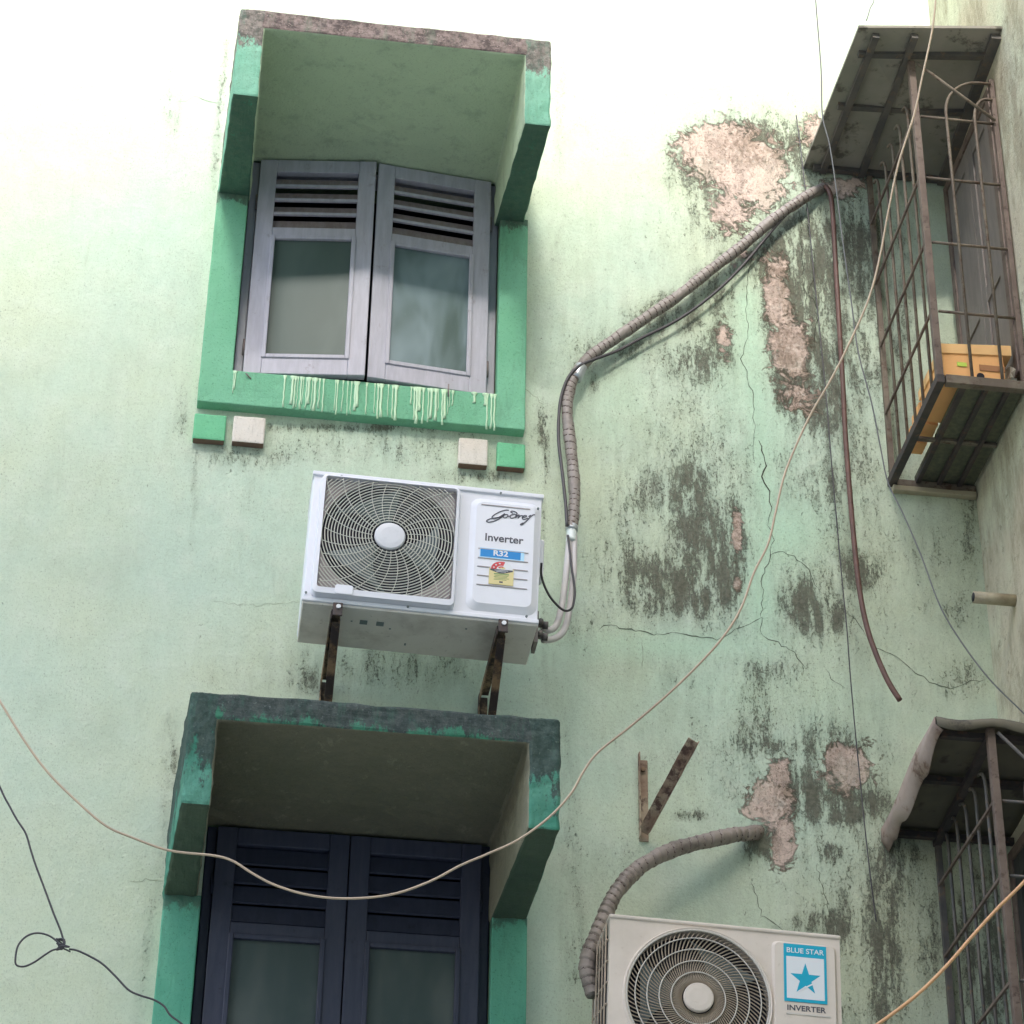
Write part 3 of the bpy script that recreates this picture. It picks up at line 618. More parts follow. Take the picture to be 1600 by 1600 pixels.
for s_ in strokes:
    Q = smooth_path([(lp(*p)[0], -.0155, lp(*p)[1]) for p in s_], 5); c.tube(Q, .0019, 6)
c.v = [(x, -.0155+(y+.0155)*.3, z) for x, y, z in c.v]
loc(c).build('logo_lettering', m_ink, ac)
text_mesh(ac, 'lettering', 'Inverter', .657-Tx, -.0145-Ty, .309, .041, m_ink, .0007, .98)
c = MB(); c.box(.578, .728, -.0160, -.0140, .228, .266, 0); c.box(.580, .716, -.0164, -.0160, .2315, .2605, 1); loc(c).build('sticker', [m_sky, m_blue], ac)
text_mesh(ac, 'lettering', 'R32', .648-Tx, -.0165-Ty, .248, .029, m_paper, .0009, 1.1)
c = MB(); c.box(.613, .683, -.0160, -.0146, .236, .2375); loc(c).build('sticker_line', m_paper, ac)
c = MB(); c.box(.612, .695, -.0158, -.0138, .127, .190, 0)
ex, ez, er = .6535, .186, .038
def wedge(a0, a1, r0, r1, mi, y):
    n = 14; vs = []
    for i in range(n+1):
        a = math.radians(a0+(a1-a0)*i/n); vs += [(ex+r0*math.cos(a), y, ez+r0*math.sin(a)*.86), (ex+r1*math.cos(a), y, ez+r1*math.sin(a)*.86)]
    c.add(vs, [(2*i,2*i+1,2*i+3,2*i+2) for i in range(n)], mi)
wedge(0, 180, 0, er, 3, -.0160); wedge(72, 180, .017, er-.002, 2, -.0164); wedge(20, 150, .004, .014, 0, -.0164); wedge(60, 150, .009, .014, 2, -.0167)
c.prism([(ex-er, ez),(ex+er, ez),(ex+er, ez-.005),(ex+.008, ez-.015),(ex-.008, ez-.015),(ex-er, ez-.005)], 'y', -.0163, -.0150, 4)
for i, (a, b_) in enumerate(((-.024,.022),(-.018,.015))): c.box(ex+a, ex+b_, -.0167, -.0163, ez-.005-.005*i, ez-.0035-.005*i, 3)
for a_ in (165, 135, 105):
    a = math.radians(a_); sx, sz = ex+.027*math.cos(a), ez+.027*math.sin(a)*.86
    st_ = [(sx+(.0042 if k%2==0 else .0018)*math.sin(k*math.pi/5), sz+(.0042 if k%2==0 else .0018)*math.cos(k*math.pi/5)) for k in range(10)]
    c.prism(st_, 'y', -.0168, -.0164, 3)
for i, (a, b_, hh) in enumerate(((-.025,.026,.004),(-.022,.024,.002),(-.025,.02,.002),(-.022,.026,.002),(-.025,.018,.002))): c.box(ex+a, ex+b_, -.0162, -.0158, .166-i*.0052, .166-i*.0052+hh, 5)
c.box(ex-.006, ex+.006, -.0162, -.0158, .134, .140, 4)
c.v = [(x,y-.0016,z) for x,y,z in c.v]; loc(c).build('energy_label', [m_yel, m_blue, m_red, m_paper, m_ink, m_gink], ac)
# underside, side cover, valves, screws
c = MB(); c.box(.003, W_-.003, .002, D_-.002, -.008, .0035); loc(c).build('base_pan', m_under, ac, bevel=.004)
c = MB(); c.box(.20,.225,.075,.10,-.0095,-.0078); c.box(.255,.28,.075,.10,-.0095,-.0078); c.box(.55,.556,.06,.066,-.0095,-.0078); c.box(.3,.306,.11,.116,-.0095,-.0078); c.box(.17,.176,.085,.09,-.0095,-.0078); c.box(.36,.366,.20,.212,-.0095,-.0078)
loc(c).build('drain_slot', m_fan, ac)
c = MB(); c.prism([(.14,.42),(.14,.27),(.20,.27),(.20,.42),(.17,.44)], 'x', W_, W_+.028); loc(c).build('valve_cover', m_white, ac, bevel=.006)
c = MB()
for zz in (.03, .075):
    c.tube([(W_-.01,.13,zz),(W_+.03,.13,zz)], .010, 10); c.tube([(W_+.03,.13,zz),(W_+.048,.13,zz)], .015, 6); c.tube([(W_+.02,.13,zz),(W_+.02,.10,zz)], .009, 8)
c.box(W_, W_+.012, .10, .18, -.01, .11)
loc(c).build('valve', m_valve, ac)
c = MB()
for x_, z_ in ((.095,.497),(.64,.497),(.012,.028),(.35,.012),(.745,.022),(.77,.45)): c = MB(); c.disc((x_,0,z_), .004, -.009, -.004, 10); loc(c).build('screw', m_fan, ac)

# ------------------------------------------------------------------ brackets
def bracket(x, z, yl, zl, label, flip=1):
    r = empty('wall_bracket', (x, 0, z), label, 'bracket', 'rusty brackets carrying the white unit')
    b = MB(); b.box(-.016,.016,-.006,0,-zl,.0); b.box(-.018,-.013,-.032,-.006,-zl,0); b.build('wall_leg', m_rust, r, bevel=.002)
    b = MB(); b.box(-.016,.016,-yl,-.03,-.006,0); b.box(-.018,-.013,-yl,-.03,-.034,-.006); b.box(-.012,.020,-yl-.008,-yl,-.026,.022, 1)
    b.build('arm', [m_rust, m_blackiron], r, bevel=.002)
    b = MB(); b.bar((.002,-yl+.03,-.03),(.002,-.02,-zl+.03),.026,.005,(0,0,1)); b.bar((.014,-yl+.03,-.02),(.014,-.02,-zl+.04),.004,.026,(0,0,1)); b.build('brace', m_rust, r, bevel=.001)
    b = MB(); b.disc((.006,0,.006), .008, -yl-.013, -yl-.008, 8); b.build('bolt', m_paper, r)
    return r
bracket(.345, 5.905, .505, .42, 'rusty left bracket under the fan side of the white unit')
bracket(.893, 5.893, .505, .42, 'rusty blackened right bracket under the lettered side of the white unit')
fb = empty('broken_bracket', tuple(at(1006,1250,0)), 'broken rusty angle bracket left on wall with nothing on it, arm pointing up', 'bracket')
fx, _, fz = at(1006,1250,0)
b = MB(); b.box(-.018,.014,-.006,0,-.158,.150); b.box(-.020,-.015,-.030,-.004,-.150,.170); b.build('wall_leg', m_rust2, fb, bevel=.002)
b = MB(); b0_ = MB(); b0_.disc((-.003,0,-.11), .009, -.016, -.006, 6); b0_.build('bolt', m_rust, fb); b0_ = MB(); b0_.disc((-.003,0,.11), .009, -.016, -.006, 6); b0_.build('bolt', m_rust, fb); tip = at(1083,1156,-.36)-np.array((fx,0,fz)); s0 = np.array((-.008,-.02,-.13))
b.bar(s0, tip, .036, .005, (.25,-1,.3)); b.bar(s0+np.array((.016,-.01,-.010)), tip+np.array((.015,-.008,-.012)), .005, .026, (.25,-1,.3)); b.build('arm', m_rust2, fb, bevel=.0015, rough=.006, sub=3)

# ------------------------------------------------------------------ beige unit
W2_, D2_, H2_ = .728, .30, .52
A2 = np.array((1.236, -.5, 4.362))
a2 = empty('outdoor_ac_unit', (A2[0]+W2_/2, A2[1]+D2_/2, A2[2]), 'beige outdoor air conditioner unit with round fan grille and blue star sticker', 'air conditioner', rot=(0, math.radians(1.6), 0))
def loc2(mb): return loc(mb, W2_, D2_)
fcx, fcz, FR = .278, .268, .226
c = MB()
c.box(0, W2_, D2_-.012, D2_, 0, H2_-.01); c.box(W2_-.012, W2_, .02, D2_-.012, 0, H2_-.01); c.box(.0, W2_, .0, D2_, -.01, .0)
c.box(.012, .03, .034, D2_-.012, .002, H2_-.014, 1)
loc2(c).build('casing', [m_beige, m_black], a2, bevel=.004)
c = MB(); c.box(-.004, W2_+.004, -.006, D2_+.004, H2_-.012, H2_+.002); loc2(c).build('top_cover', m_beige, a2, bevel=.006, seg=3)
c = MB(); n = 72; o_ = []
for k in range(n):
    a = 2*math.pi*k/n; ca, sa = math.cos(a), math.sin(a)
    tx = ((W2_-fcx) if ca > 0 else fcx)/abs(ca) if abs(ca) > 1e-6 else 9; tz = ((H2_-.012-fcz) if sa > 0 else fcz)/abs(sa) if abs(sa) > 1e-6 else 9
    t = min(tx, tz); o_.append((fcx+ca*t, fcz+sa*t))
cor = {}
vs = [(x,0,z) for x, z in o_]+[(fcx+(FR+.01)*math.cos(2*math.pi*k/n),0,fcz+(FR+.01)*math.sin(2*math.pi*k/n)) for k in range(n)]+[(fcx+(FR+.004)*math.cos(2*math.pi*k/n),-.012,fcz+(FR+.004)*math.sin(2*math.pi*k/n)) for k in range(n)]+[(fcx+FR*math.cos(2*math.pi*k/n),-.010,fcz+FR*math.sin(2*math.pi*k/n)) for k in range(n)]+[(fcx+FR*math.cos(2*math.pi*k/n),.05,fcz+FR*math.sin(2*math.pi*k/n)) for k in range(n)]
c.add(vs, [(a*n+i,a*n+(i+1)%n,(a+1)*n+(i+1)%n,(a+1)*n+i) for a in range(4) for i in range(n)], 0, False)
for (X_, Z_) in ((0,0),(W2_,0),(0,H2_-.012),(W2_,H2_-.012)):          # square off the corners the fan of faces cuts
    idx = sorted(range(n), key=lambda k: (o_[k][0]-X_)**2+(o_[k][1]-Z_)**2)[:2]; c.add([(o_[idx[0]][0],0,o_[idx[0]][1]),(o_[idx[1]][0],0,o_[idx[1]][1]),(X_,0,Z_)], [(0,1,2)])
c.box(.0,.022,.0005,.03,.0,H2_-.012); c.box(W2_-.012,W2_,.0005,.03,0,H2_-.012)
loc2(c).build('front_sheet', m_beige, a2)
c = MB(); c.disc((fcx,0,fcz), FR+.002, .05, .06, 64); loc2(c).build('fan_opening', m_black, a2)
c = MB()
for k in range(3):
    a0 = math.radians(40+120*k); n = 10; vs = []
    for i in range(n+1):
        t = i/n; r = .05+.165*t
        for s_, yo in ((-.25-.35*t, .022), (.30+.35*t, .042)): a = a0+s_+.35*t; vs.append((fcx+r*math.cos(a), yo, fcz+r*math.sin(a)))
    c.add(vs, [(2*i,2*i+1,2*i+3,2*i+2) for i in range(n)], 0, True)
loc2(c).build('fan', m_fan, a2)
c = MB()
for k in range(88):
    a0 = 2*math.pi*k/88; q = []
    for i in range(10):
        t = i/9; r = .05+(FR-.05)*t; a = a0-.62*t; q.append((fcx+r*math.cos(a), -.002, fcz+r*math.sin(a)))
    c.tube(q, .0021, 4)
loc2(c).build('fan_vane', m_vane, a2)
c = MB()
for r in (.085,.122,.160,.197,.2235):
    c.tube([(fcx+r*math.cos(2*math.pi*k/64), -.007, fcz+r*math.sin(2*math.pi*k/64)) for k in range(64)], .0021 if r < .22 else .004, 6, closed=True)
loc2(c).build('grille_ring', m_frame_b, a2)
c = MB(); c.disc((fcx,0,fcz), .047, -.020, -.004, 40, dome=.005); loc2(c).build('hub_cap', m_beige, a2)
c = MB(); ramp_panel(c, rr(.510,.716,.03,.484,.02,5), rr(.518,.708,.04,.476,.015,5), -.0005, -.010); loc2(c).build('moulded_panel', m_beige, a2)
c = MB()
for zz in (.243,.205,.167,.129,.091): c = MB(); c.box(.552,.69,-.012,-.0098,zz-.001,zz+.004); loc2(c).build('moulded_rib', m_frame_b, a2)
sx0, sx1, sz0, sz1 = .546, .681, .284, .474
c = MB(); c.box(sx0, sx1, -.0125, -.0095, sz0, sz1, 0); c.box(sx0+.008, sx1-.008, -.0130, -.0125, sz0+.010, sz1-.042, 1)
scx, scz, R1 = (sx0+sx1)/2, sz0+.075, .050
star = [(scx+(R1 if k%2==0 else R1*.385)*math.sin(k*math.pi/5), scz+(R1 if k%2==0 else R1*.385)*1.08*math.cos(k*math.pi/5)) for k in range(10)]
c.prism(star, 'y', -.0134, -.0130, 0)
c.bar((scx-.022,-.0137,scz-.040),(scx+.028,-.0137,scz-.010),.0008,.0045,(0,0,1),1)
loc2(c).build('sticker', [m_cyan, m_paper], a2)
text_mesh(a2, 'lettering', 'BLUE STAR', scx-W2_/2, -.0128-D2_/2, sz1-.022, .0235, m_paper, .0002, 1.04)
text_mesh(a2, 'lettering', 'INVERTER', scx+.001-W2_/2, -.0106-D2_/2, .263, .0245, m_ink, .0005, 1.12)
c = MB()
for i in range(7): 
    zz = .02+i*.07; c.tube([(-.004,.0+.01,zz),(-.004,D2_-.02,zz+.05)], .003, 5)
for yy in np.linspace(.03, .26, 5): c.tube([(-.007,yy,.0),(-.007,yy,H2_-.015)], .003, 5)
loc2(c).build('coil_guard', m_vane, a2)
c = MB(); c.prism([(.10,.42),(.10,.24),(.22,.24),(.22,.42),(.16,.45)], 'x', W2_, W2_+.022); loc2(c).build('valve_cover', m_beige, a2, bevel=.006)
for i, x_ in enumerate((.12, .60)):
    r = empty('wall_bracket', (A2[0]+x_, 0, A2[2]-.015), ('rusty left' if i == 0 else 'rusty right')+' bracket carrying the beige unit, below the frame', 'bracket', 'rusty brackets carrying the beige unit')
    b = MB(); b.box(-.02,.02,-.53,0,-.006,0); b.box(-.02,-.015,-.53,0,-.04,-.006); b.build('arm', m_rust, r)
    b = MB(); b.box(-.02,.02,-.006,0,-.42,-.041); b.build('wall_leg', m_rust, r)
    b = MB(); b.bar((0,-.48,-.05),(0,-.02,-.40),.03,.006); b.build('brace', m_rust, r)

# ------------------------------------------------------------------ pipes and cables
def path(pts, n=6, dense=None):
    return smooth_path([at(*p) for p in pts], n)
def thing_tube(name, pts, r, mat, label, cat, n=6, seg=8, rf=None, group=None):
    P = path(pts, n); o0 = P[0]; b = MB(); b.tube([p-o0 for p in P], r, seg, rf=rf); o = b.build(name, mat); o.location = o0
    return tag(o, label, cat, group)
def resample(P, st):
    out = [P[0]]; acc = 0
    for a, c_ in zip(P[:-1], P[1:]):
        L = np.linalg.norm(c_-a)
        k = max(1, int(round(L/st)))
        for i in range(1, k+1): out.append(a+(c_-a)*i/k)
    return out
def wrapped(name, pts, r, mat, label, pitch):
    P = resample(path(pts, 8), .0030); o0 = P[0]; b = MB(); seg = 20
    def ph(L, a): return (L/pitch + .28*math.sin(L*9) + .15*math.sin(L*41) + a/(2*math.pi)) % 1.0
    def rf(L, a):
        w_ = ph(L, a); return r*(.97+.10*w_ - (.10 if w_ < .10 else 0) + .05*math.sin(L*31+1) + .03*math.sin(L*77+a) + .02*math.sin(L*190+2*a))
    b.tube([p-o0 for p in P], r, seg, rf=rf); L = 0
    for i in range(len(P)-1):
        if i: L += np.linalg.norm(P[i]-P[i-1])
        for k in range(seg):
            if ph(L, 2*math.pi*(k+.5)/seg) < .10 and math.sin(L*23)+.5*math.sin(L*61) > -1.0: b.mi[i*seg+k] = 1
    o = b.build(name, [mat, m_seam]); o.location = o0; return tag(o, label, 'pipe')
ip = wrapped('insulated_pipe', [(893,826,-.10),(897,790,-.09),(897,755,-.08),(892,700,-.065),(886,645,-.06),(889,612,-.055),(900,583,-.055),(924,556,-.05),(960,530,-.05),(1010,496,-.05),(1060,462,-.05),(1110,422,-.05),(1160,384,-.05),(1205,345,-.05),(1245,317,-.045),(1268,302,-.035),(1288,294,.02)], .0215, m_tape, 'long tape wrapped pipe curving from the white unit up to the hole by the cage', .026)
b = MB(); P = [p-at(893,826,-.10) for p in path([(908,573,-.053),(899,592,-.053)], 4)]; b.tube(P, .0243, 16); b.build('tape_band', m_silver, ip)
b = MB(); P = [p-at(893,826,-.10) for p in path([(894,822,-.10),(893,829,-.10)], 3)]; b.tube(P, .0228, 16); b.build('tape_collar', m_silver, ip)
wrapped('insulated_pipe', [(1186,1300,.03),(1172,1302,-.03),(1150,1304,-.06),(1125,1309,-.08),(1060,1325,-.12),(1015,1345,-.15),(985,1368,-.17),(958,1402,-.20),(942,1440,-.22),(926,1475,-.24),(918,1500,-.25),(919,1525,-.26),(928,1555,-.27)], .0255, m_tape2, 'tape wrapped pipe arching from a broken hole down to the beige unit', .03)
# the hoses coming out of the wrapping
hs = empty('refrigerant_hoses', tuple(at(893,840,-.1)), 'pair of white foam covered hoses hanging from the wrapped pipe to the white unit', 'hose')
h0 = at(893,840,-.1)
for dx, q in ((0, [(890,832,-.10),(888,860,-.12),(884,900,-.17),(878,945,-.24),(870,975,-.28),(858,985,-.32),(848,980,-.34)]), (1, [(897,832,-.10),(897,860,-.12),(896,900,-.16),(890,950,-.22),(881,985,-.27),(866,998,-.31),(849,1000,-.35)])):
    b = MB(); b.tube([p-h0 for p in path(q)], .0115, 10); b.build('hose', m_hose, hs)
b = MB(); b.tube([p-h0 for p in path([(893,829,-.101),(893,838,-.104),(892,847,-.11)], 3)], .0185, 14); b.build('white_tape', m_whtape, hs)
thing_tube('power_cable', [(846,880,-.40),(846,900,-.36),(855,925,-.33),(868,943,-.31),(882,954,-.30),(893,951,-.28),(897,938,-.25),(898,920,-.22),(893,885,-.16),(889,850,-.128),(887,836,-.128)], .0042, m_cable, 'black power cable looping beside the white unit', 'cable')
thing_tube('cable', [(886,822,-.125),(884,790,-.115),(881,760,-.105),(877,725,-.09),(873,690,-.075),(873,655,-.07),(877,620,-.07),(888,590,-.075),(905,572,-.075),(930,561,-.06),(965,548,-.045),(1005,527,-.04),(1050,505,-.035),(1090,479,-.035),(1130,446,-.035),(1165,410,-.035),(1195,374,-.04),(1222,342,-.045),(1240,325,-.05)], .0062, m_cable, 'thin black cable running along the underside of the long wrapped pipe', 'cable')
thing_tube('drain_pipe', [(1286,290,.02),(1294,296,-.04),(1299,312,-.05),(1302,345,-.05),(1305,400,-.05),(1308,450,-.055),(1312,520,-.06),(1317,600,-.06),(1321,680,-.06),(1327,760,-.07),(1333,830,-.07),(1339,890,-.08),(1346,940,-.09),(1356,985,-.11),(1370,1025,-.13),(1388,1065,-.15),(1406,1094,-.16)], .0098, m_maroon, 'thin maroon drain pipe hanging down the stained wall and curling at its end', 'pipe', seg=12)
thing_tube('service_cable', [(1244,180,-.03),(1252,240,-.03),(1262,330,-.03),(1271,420,-.03),(1281,520,-.03),(1291,620,-.03),(1299,720,-.03),(1307,810,-.03),(1315,900,-.03),(1323,980,-.03),(1329,1060,-.03),(1337,1150,-.03),(1345,1230,-.03),(1351,1290,-.03),(1360,1370,-.03),(1369,1440,-.03)], .0024, m_cable, 'thin black line hanging straight down the stained wall left of the drain pipe', 'cable')
thing_tube('overhead_wire', [(1270,-60,-.9),(1276,20,-.9),(1283,110,-.9),(1285,180,-.9),(1296,225,-.9),(1306,290,-.9),(1316,370,-.9),(1330,470,-.9),(1341,550,-.9),(1362,630,-.9),(1376,700,-.9),(1388,755,-.9),(1412,805,-.9),(1440,870,-.9),(1468,945,-.9),(1500,1000,-.9),(1545,1060,-.9),(1600,1115,-.9),(1650,1165,-.9)], .0026, m_greywire, 'thin grey wire sagging from the top past the cages to the right edge', 'wire')
thing_tube('overhead_wire', [(1466,-60,-1.3),(1462,0,-1.3),(1456,50,-1.3),(1440,125,-1.3),(1428,180,-1.3),(1404,255,-1.3),(1388,330,-1.3),(1375,400,-1.3),(1358,465,-1.3),(1330,530,-1.3),(1300,590,-1.3),(1268,645,-1.3),(1240,705,-1.3),(1224,748,-1.3),(1212,800,-1.3),(1200,850,-1.3),(1178,895,-1.3),(1158,950,-1.3),(1130,995,-1.3),(1090,1040,-1.3),(1040,1088,-1.3),(985,1135,-1.3),(935,1175,-1.3),(912,1205,-1.3),(892,1240,-1.3),(858,1277,-1.3),(810,1312,-1.3),(760,1335,-1.3),(720,1352,-1.3),(670,1378,-1.3),(610,1398,-1.3),(540,1404,-1.3),(480,1398,-1.3),(430,1383,-1.3),(395,1365,-1.3),(365,1346,-1.3),(335,1337,-1.3),(265,1329,-1.3),(205,1308,-1.3),(165,1290,-1.3),(120,1252,-1.3),(75,1207,-1.3),(40,1160,-1.3),(0,1096,-1.3),(-50,1015,-1.3)], .0035, m_sunlit_tan, 'long cable in painted sunlit tan sweeping from the top right down across the lower window to the left', 'wire')
thing_tube('overhead_wire', [(1680,1290,-1.1),(1600,1378,-1.1),(1560,1418,-1.1),(1520,1462,-1.1),(1480,1508,-1.1),(1440,1548,-1.1),(1400,1580,-1.1),(1360,1608,-1.1),(1310,1640,-1.1)], .0052, m_tanlit, 'cable coloured sunlit orange brown crossing in front of the lower right cage', 'wire')
kw = empty('knotted_wire', tuple(at(100,1478,-1.0)), 'dark wire with a knot and a loop hanging at the lower left of the wall', 'wire'); k0 = at(100,1478,-1.0)
b = MB(); b.tube([p-k0 for p in path([(-40,1130,-1),(0,1230,-1),(14,1258,-1),(26,1280,-1),(40,1302,-1),(48,1328,-1),(55,1350,-1),(70,1390,-1),(84,1428,-1),(95,1455,-1),(101,1478,-1)])], .0030, 7)
b.tube([p-k0 for p in path([(108,1483,-1),(120,1485,-1),(140,1494,-1),(160,1506,-1),(180,1525,-1),(200,1546,-1),(218,1555,-1),(240,1562,-1),(256,1572,-1),(266,1586,-1),(284,1600,-1),(310,1625,-1)])], .0030, 7); b.build('wire', m_cable, kw)
b = MB(); b.tube([p-k0 for p in path([(98,1483,-1),(88,1470,-1),(74,1461,-1),(56,1458,-1),(40,1464,-1),(28,1478,-1),(24,1498,-1),(26,1508,-1),(38,1510,-1),(54,1503,-1),(70,1492,-1),(84,1484,-1),(98,1483,-1)])], .0028, 7); b.build('loop', m_cable, kw)
b = MB(); q = [(86+random.uniform(0,22), 1466+random.uniform(0,20), -1+random.uniform(-.012,.012)) for _ in range(16)]; q = [(88,1466,-1)]+q+[(110,1487,-1)]
b.tube([p-k0 for p in path(q)], .0026, 6); b.build('knot', m_cable, kw)
P0 = at(1364,2,-1.2); b = MB(); b.tube([p-P0 for p in path([(1374,-60,-1.2),(1366,-2,-1.2),(1360,12,-1.2),(1354,32,-1.2)])], .0024, 6); o = b.build('loose_wire', m_thin); o.location = P0; tag(o, 'short pale wire end hanging into the top edge above the upper cage', 'wire')
# stub of pipe from the side wall
b = MB(); e0 = at(1521,933,-.30); L = 2.74-e0[0]; b.tube([(0,0,0),(L,.0,.0)], .022, 14); b.tube([(-.002,0,0),(.004,0,0)], .0165, 12, mi=1); o = b.build('pipe_stub', [m_pvc, m_black]); o.location = e0; tag(o, 'short dirty cream pipe stub sticking out of the side wall', 'pipe')

# ------------------------------------------------------------------ cages
SW = 2.735
def cage(name, x0, zb, zt, yf, label, mi_, mp_, roof, levels, fl, mrim, arch=True, bottom=True):
    r = empty(name, (x0, 0, zb), label, 'window cage')
    lx = SW-x0
    def B(): return MB()
    p = B(); p.box(-.012,.014,yf-.004,yf+.022,0,zt-zb); p.build('post', mp_, r, bevel=.002)
    p = B(); p.box(-.006,.014,-.022,-.004,-.0,zt-zb-.02); p.build('wall_post', mi_, r)
    p = B(); p.box(lx-.022,lx-.004,yf,yf+.022,0,zt-zb-.05); p.build('post', mp_, r)
    # left grille
    g = B(); n = 6
    for i in range(1, n):
        yy = -.02+(yf+.02)*i/n; top = levels[-1]-zb+.10
        pts = [(.004,yy,0),(.004,yy,top)]
        for k in range(1, 6): a = math.pi/2*k/5; pts.append((.004, yy+.06*(1-math.cos(a)), top+.07*math.sin(a)))
        g = B(); g.tube(pts, .0062, 6); g.build('side_bar', mi_, r)
    g = B()
    for z in levels: g = B(); g.bar((-.004,-.01,z-zb),(-.004,yf+.01,z-zb),.008,.010); g.build('side_rail', mp_, r)
    g = B()
    for z in levels+fl: g = B(); g.tube([(0.02,yf+.008,z-zb),(lx-.02,yf+.008,z-zb)], .0058, 6); g.build('front_rail', mi_, r)
    g = B(); aw = lx*.42
    for i, xx in enumerate((lx*.36, lx*.70)):
        top = levels[-1]-zb+.02-(.0 if i == 0 else .02); R_ = (lx-.03-xx)*.8
        pts = [(xx,yf-.004,0),(xx,yf-.004,top)]
        for k in range(1, 9): a = math.pi/2*k/8; pts.append((xx+R_*(1-math.cos(a)), yf-.004, top+(.17 if i == 0 else .11)*math.sin(a)))
        pts.append((lx-.02, yf-.004, pts[-1][2])); g = B(); g.tube(pts, .0062, 6); g.build('front_bar', mi_, r)
    g = B(); g.tube([(.02,yf-.012,zt-zb-.02),(lx-.02,yf-.012,levels[-1]-zb)], .0062, 6); g.build('diagonal_bar', mi_, r)
    if bottom:
        g = B(); g.box(-.014,.016,yf-.006,-.0,-.034,0); g.build('floor_rail', mrim, r, bevel=.002)
        for q_ in ((yf-.010,yf+.020,-.036,0),(-.02,-.001,-.034,-.006),(-.300,-.280,-.012,.0)): g = B(); g.box(.02,lx-.002,*q_); g.build('floor_rail', m_iron, r, bevel=.002)
        g = B()
        for xx in (.098,.180,.258): g.box(xx-.008,xx+.008,yf+.021,-.021,-.020,-.004)
        g.build('floor_bar', m_blackiron, r)
        g = B(); g.box(.092,lx-.004,yf+.03,-.285,.002,.020); g.box(.092,lx-.004,-.275,-.004,.002,.020); g.build('floor_board', m_board, r, bevel=.002)
        g = B(); g.box(.0,lx-.003,-.030,-.0005,-.062,-.039); g.build('ledge', m_pvc, r, bevel=.004, rough=.006)
    roof(r, lx, zb)
    return r
def roof1(r, lx, zb):
    fl_, fr, bl_, br = (2.175-2.415, -.82, 8.445-zb), (lx, -.82, 8.52-zb), (2.150-2.415, -.0, 8.435-zb), (lx, 0, 8.435-zb)
    T = .012; p = MB(); p.hexa([fl_, fr, br, bl_]+[(a, b_, c_+T) for a, b_, c_ in (fl_, fr, br, bl_)]); p.build('roof_sheet', m_sheet, r)
    p = MB()
    A, B_, C_, D_ = map(np.array, (fl_, fr, br, bl_))
    def pt(s_, t): return (A*(1-s_)+B_*s_)*(1-t)+(D_*(1-s_)+C_*s_)*t-np.array((0,0,.012))
    for t in (.16,.52,.97): p.bar(pt(.06,t), pt(.99,t), .026, .020)
    for s_ in (.13,.40,.97): p.bar(pt(s_,.03)-np.array((0,0,.004)), pt(s_,.99)-np.array((0,0,.004)), .026 if s_ < .5 else .04, .024)
    p.build('roof_frame', m_iron2, r)
lv1 = [7.245, 7.56, 7.865, 8.165]
cg1 = cage('window_cage', 2.410, 6.955, 8.435, -.68, 'upper iron window cage with sheet roof and orange cartons on its floor', m_iron, m_post, roof1, lv1, [], m_blackiron)
def roof2(r, lx, zb):
    n = 14; x0r = 2.285-2.471; vs = []; fs = []
    def top(x, y): return 5.500-zb + (-y)*.11 + .012*math.sin(x*22+1)*(-y) + .010*math.sin(y*11)
    nx, ny = 12, 14
    for j in range(ny+1):
        y = -.70*j/ny
        for i in range(nx+1):
            x = x0r+(lx-x0r)*i/nx; vs.append((x, y, top(x, y)))
    for j in range(ny):
        for i in range(nx): a = j*(nx+1)+i; fs.append((a,a+1,a+nx+2,a+nx+1))
    p = MB(); p.add(vs, fs, 0, True); o = p.build('roof_sheet', m_tind, r); s_ = o.modifiers.new('s','SOLIDIFY'); s_.thickness = .005
    vs = []; fs = []
    for j in range(ny*2+1):                                             # bent down left flap
        t = j/(ny*2); y = -.70*t; h_ = .055+.045*math.sin(t*3.0)+.020*math.sin(t*17+1)
        if t < .08: h_ = .085-.3*t
        z = top(x0r, y); w_ = .008*math.sin(t*13)
        vs += [(x0r-.004,y,z+.003),(x0r-.006+w_*.4,y,z-h_*.5),(x0r+.016+w_,y-.004,z-h_)]
    for j in range(ny*2):
        a = 3*j; fs += [(a,a+1,a+4,a+3),(a+1,a+2,a+5,a+4)]
    p = MB(); p.add(vs, fs, 0, True); o = p.build('roof_flap', m_tin, r); s_ = o.modifiers.new('s','SOLIDIFY'); s_.thickness = .003
    vs = []; fs = []
    for i in range(nx+1):
        x = x0r+(lx-x0r)*i/nx; z = top(x,-.70); vs += [(x,-.70,z+.004),(x,-.708,z-.012),(x,-.704,z-.030-.006*math.sin(i))]
    for i in range(nx): a = 3*i; fs += [(a,a+3,a+4,a+1),(a+1,a+4,a+5,a+2)]
    p = MB(); p.add(vs, fs, 0, True); o = p.build('roof_flap', m_tind, r); s_ = o.modifiers.new('s','SOLIDIFY'); s_.thickness = .003
    p = MB()
    for y in (-.04,-.36,-.64): p.bar((x0r+.03,y,top(0,y)-.03),(lx,y,top(0,y)-.03),.024,.022)
    p.bar((0,-.01,top(0,0)-.045),(0,-.66,top(0,-.66)-.045),.026,.022); p.build('roof_frame', m_blackiron, r)
lv2 = [4.35, 4.69, 5.04, 5.30]
cg2 = cage('window_cage', 2.471, 3.95, 5.555, -.68, 'lower iron window cage under a bent rusty tin roof at right edge', m_iron2, m_post, roof2, lv2, [], m_blackiron, bottom=True)

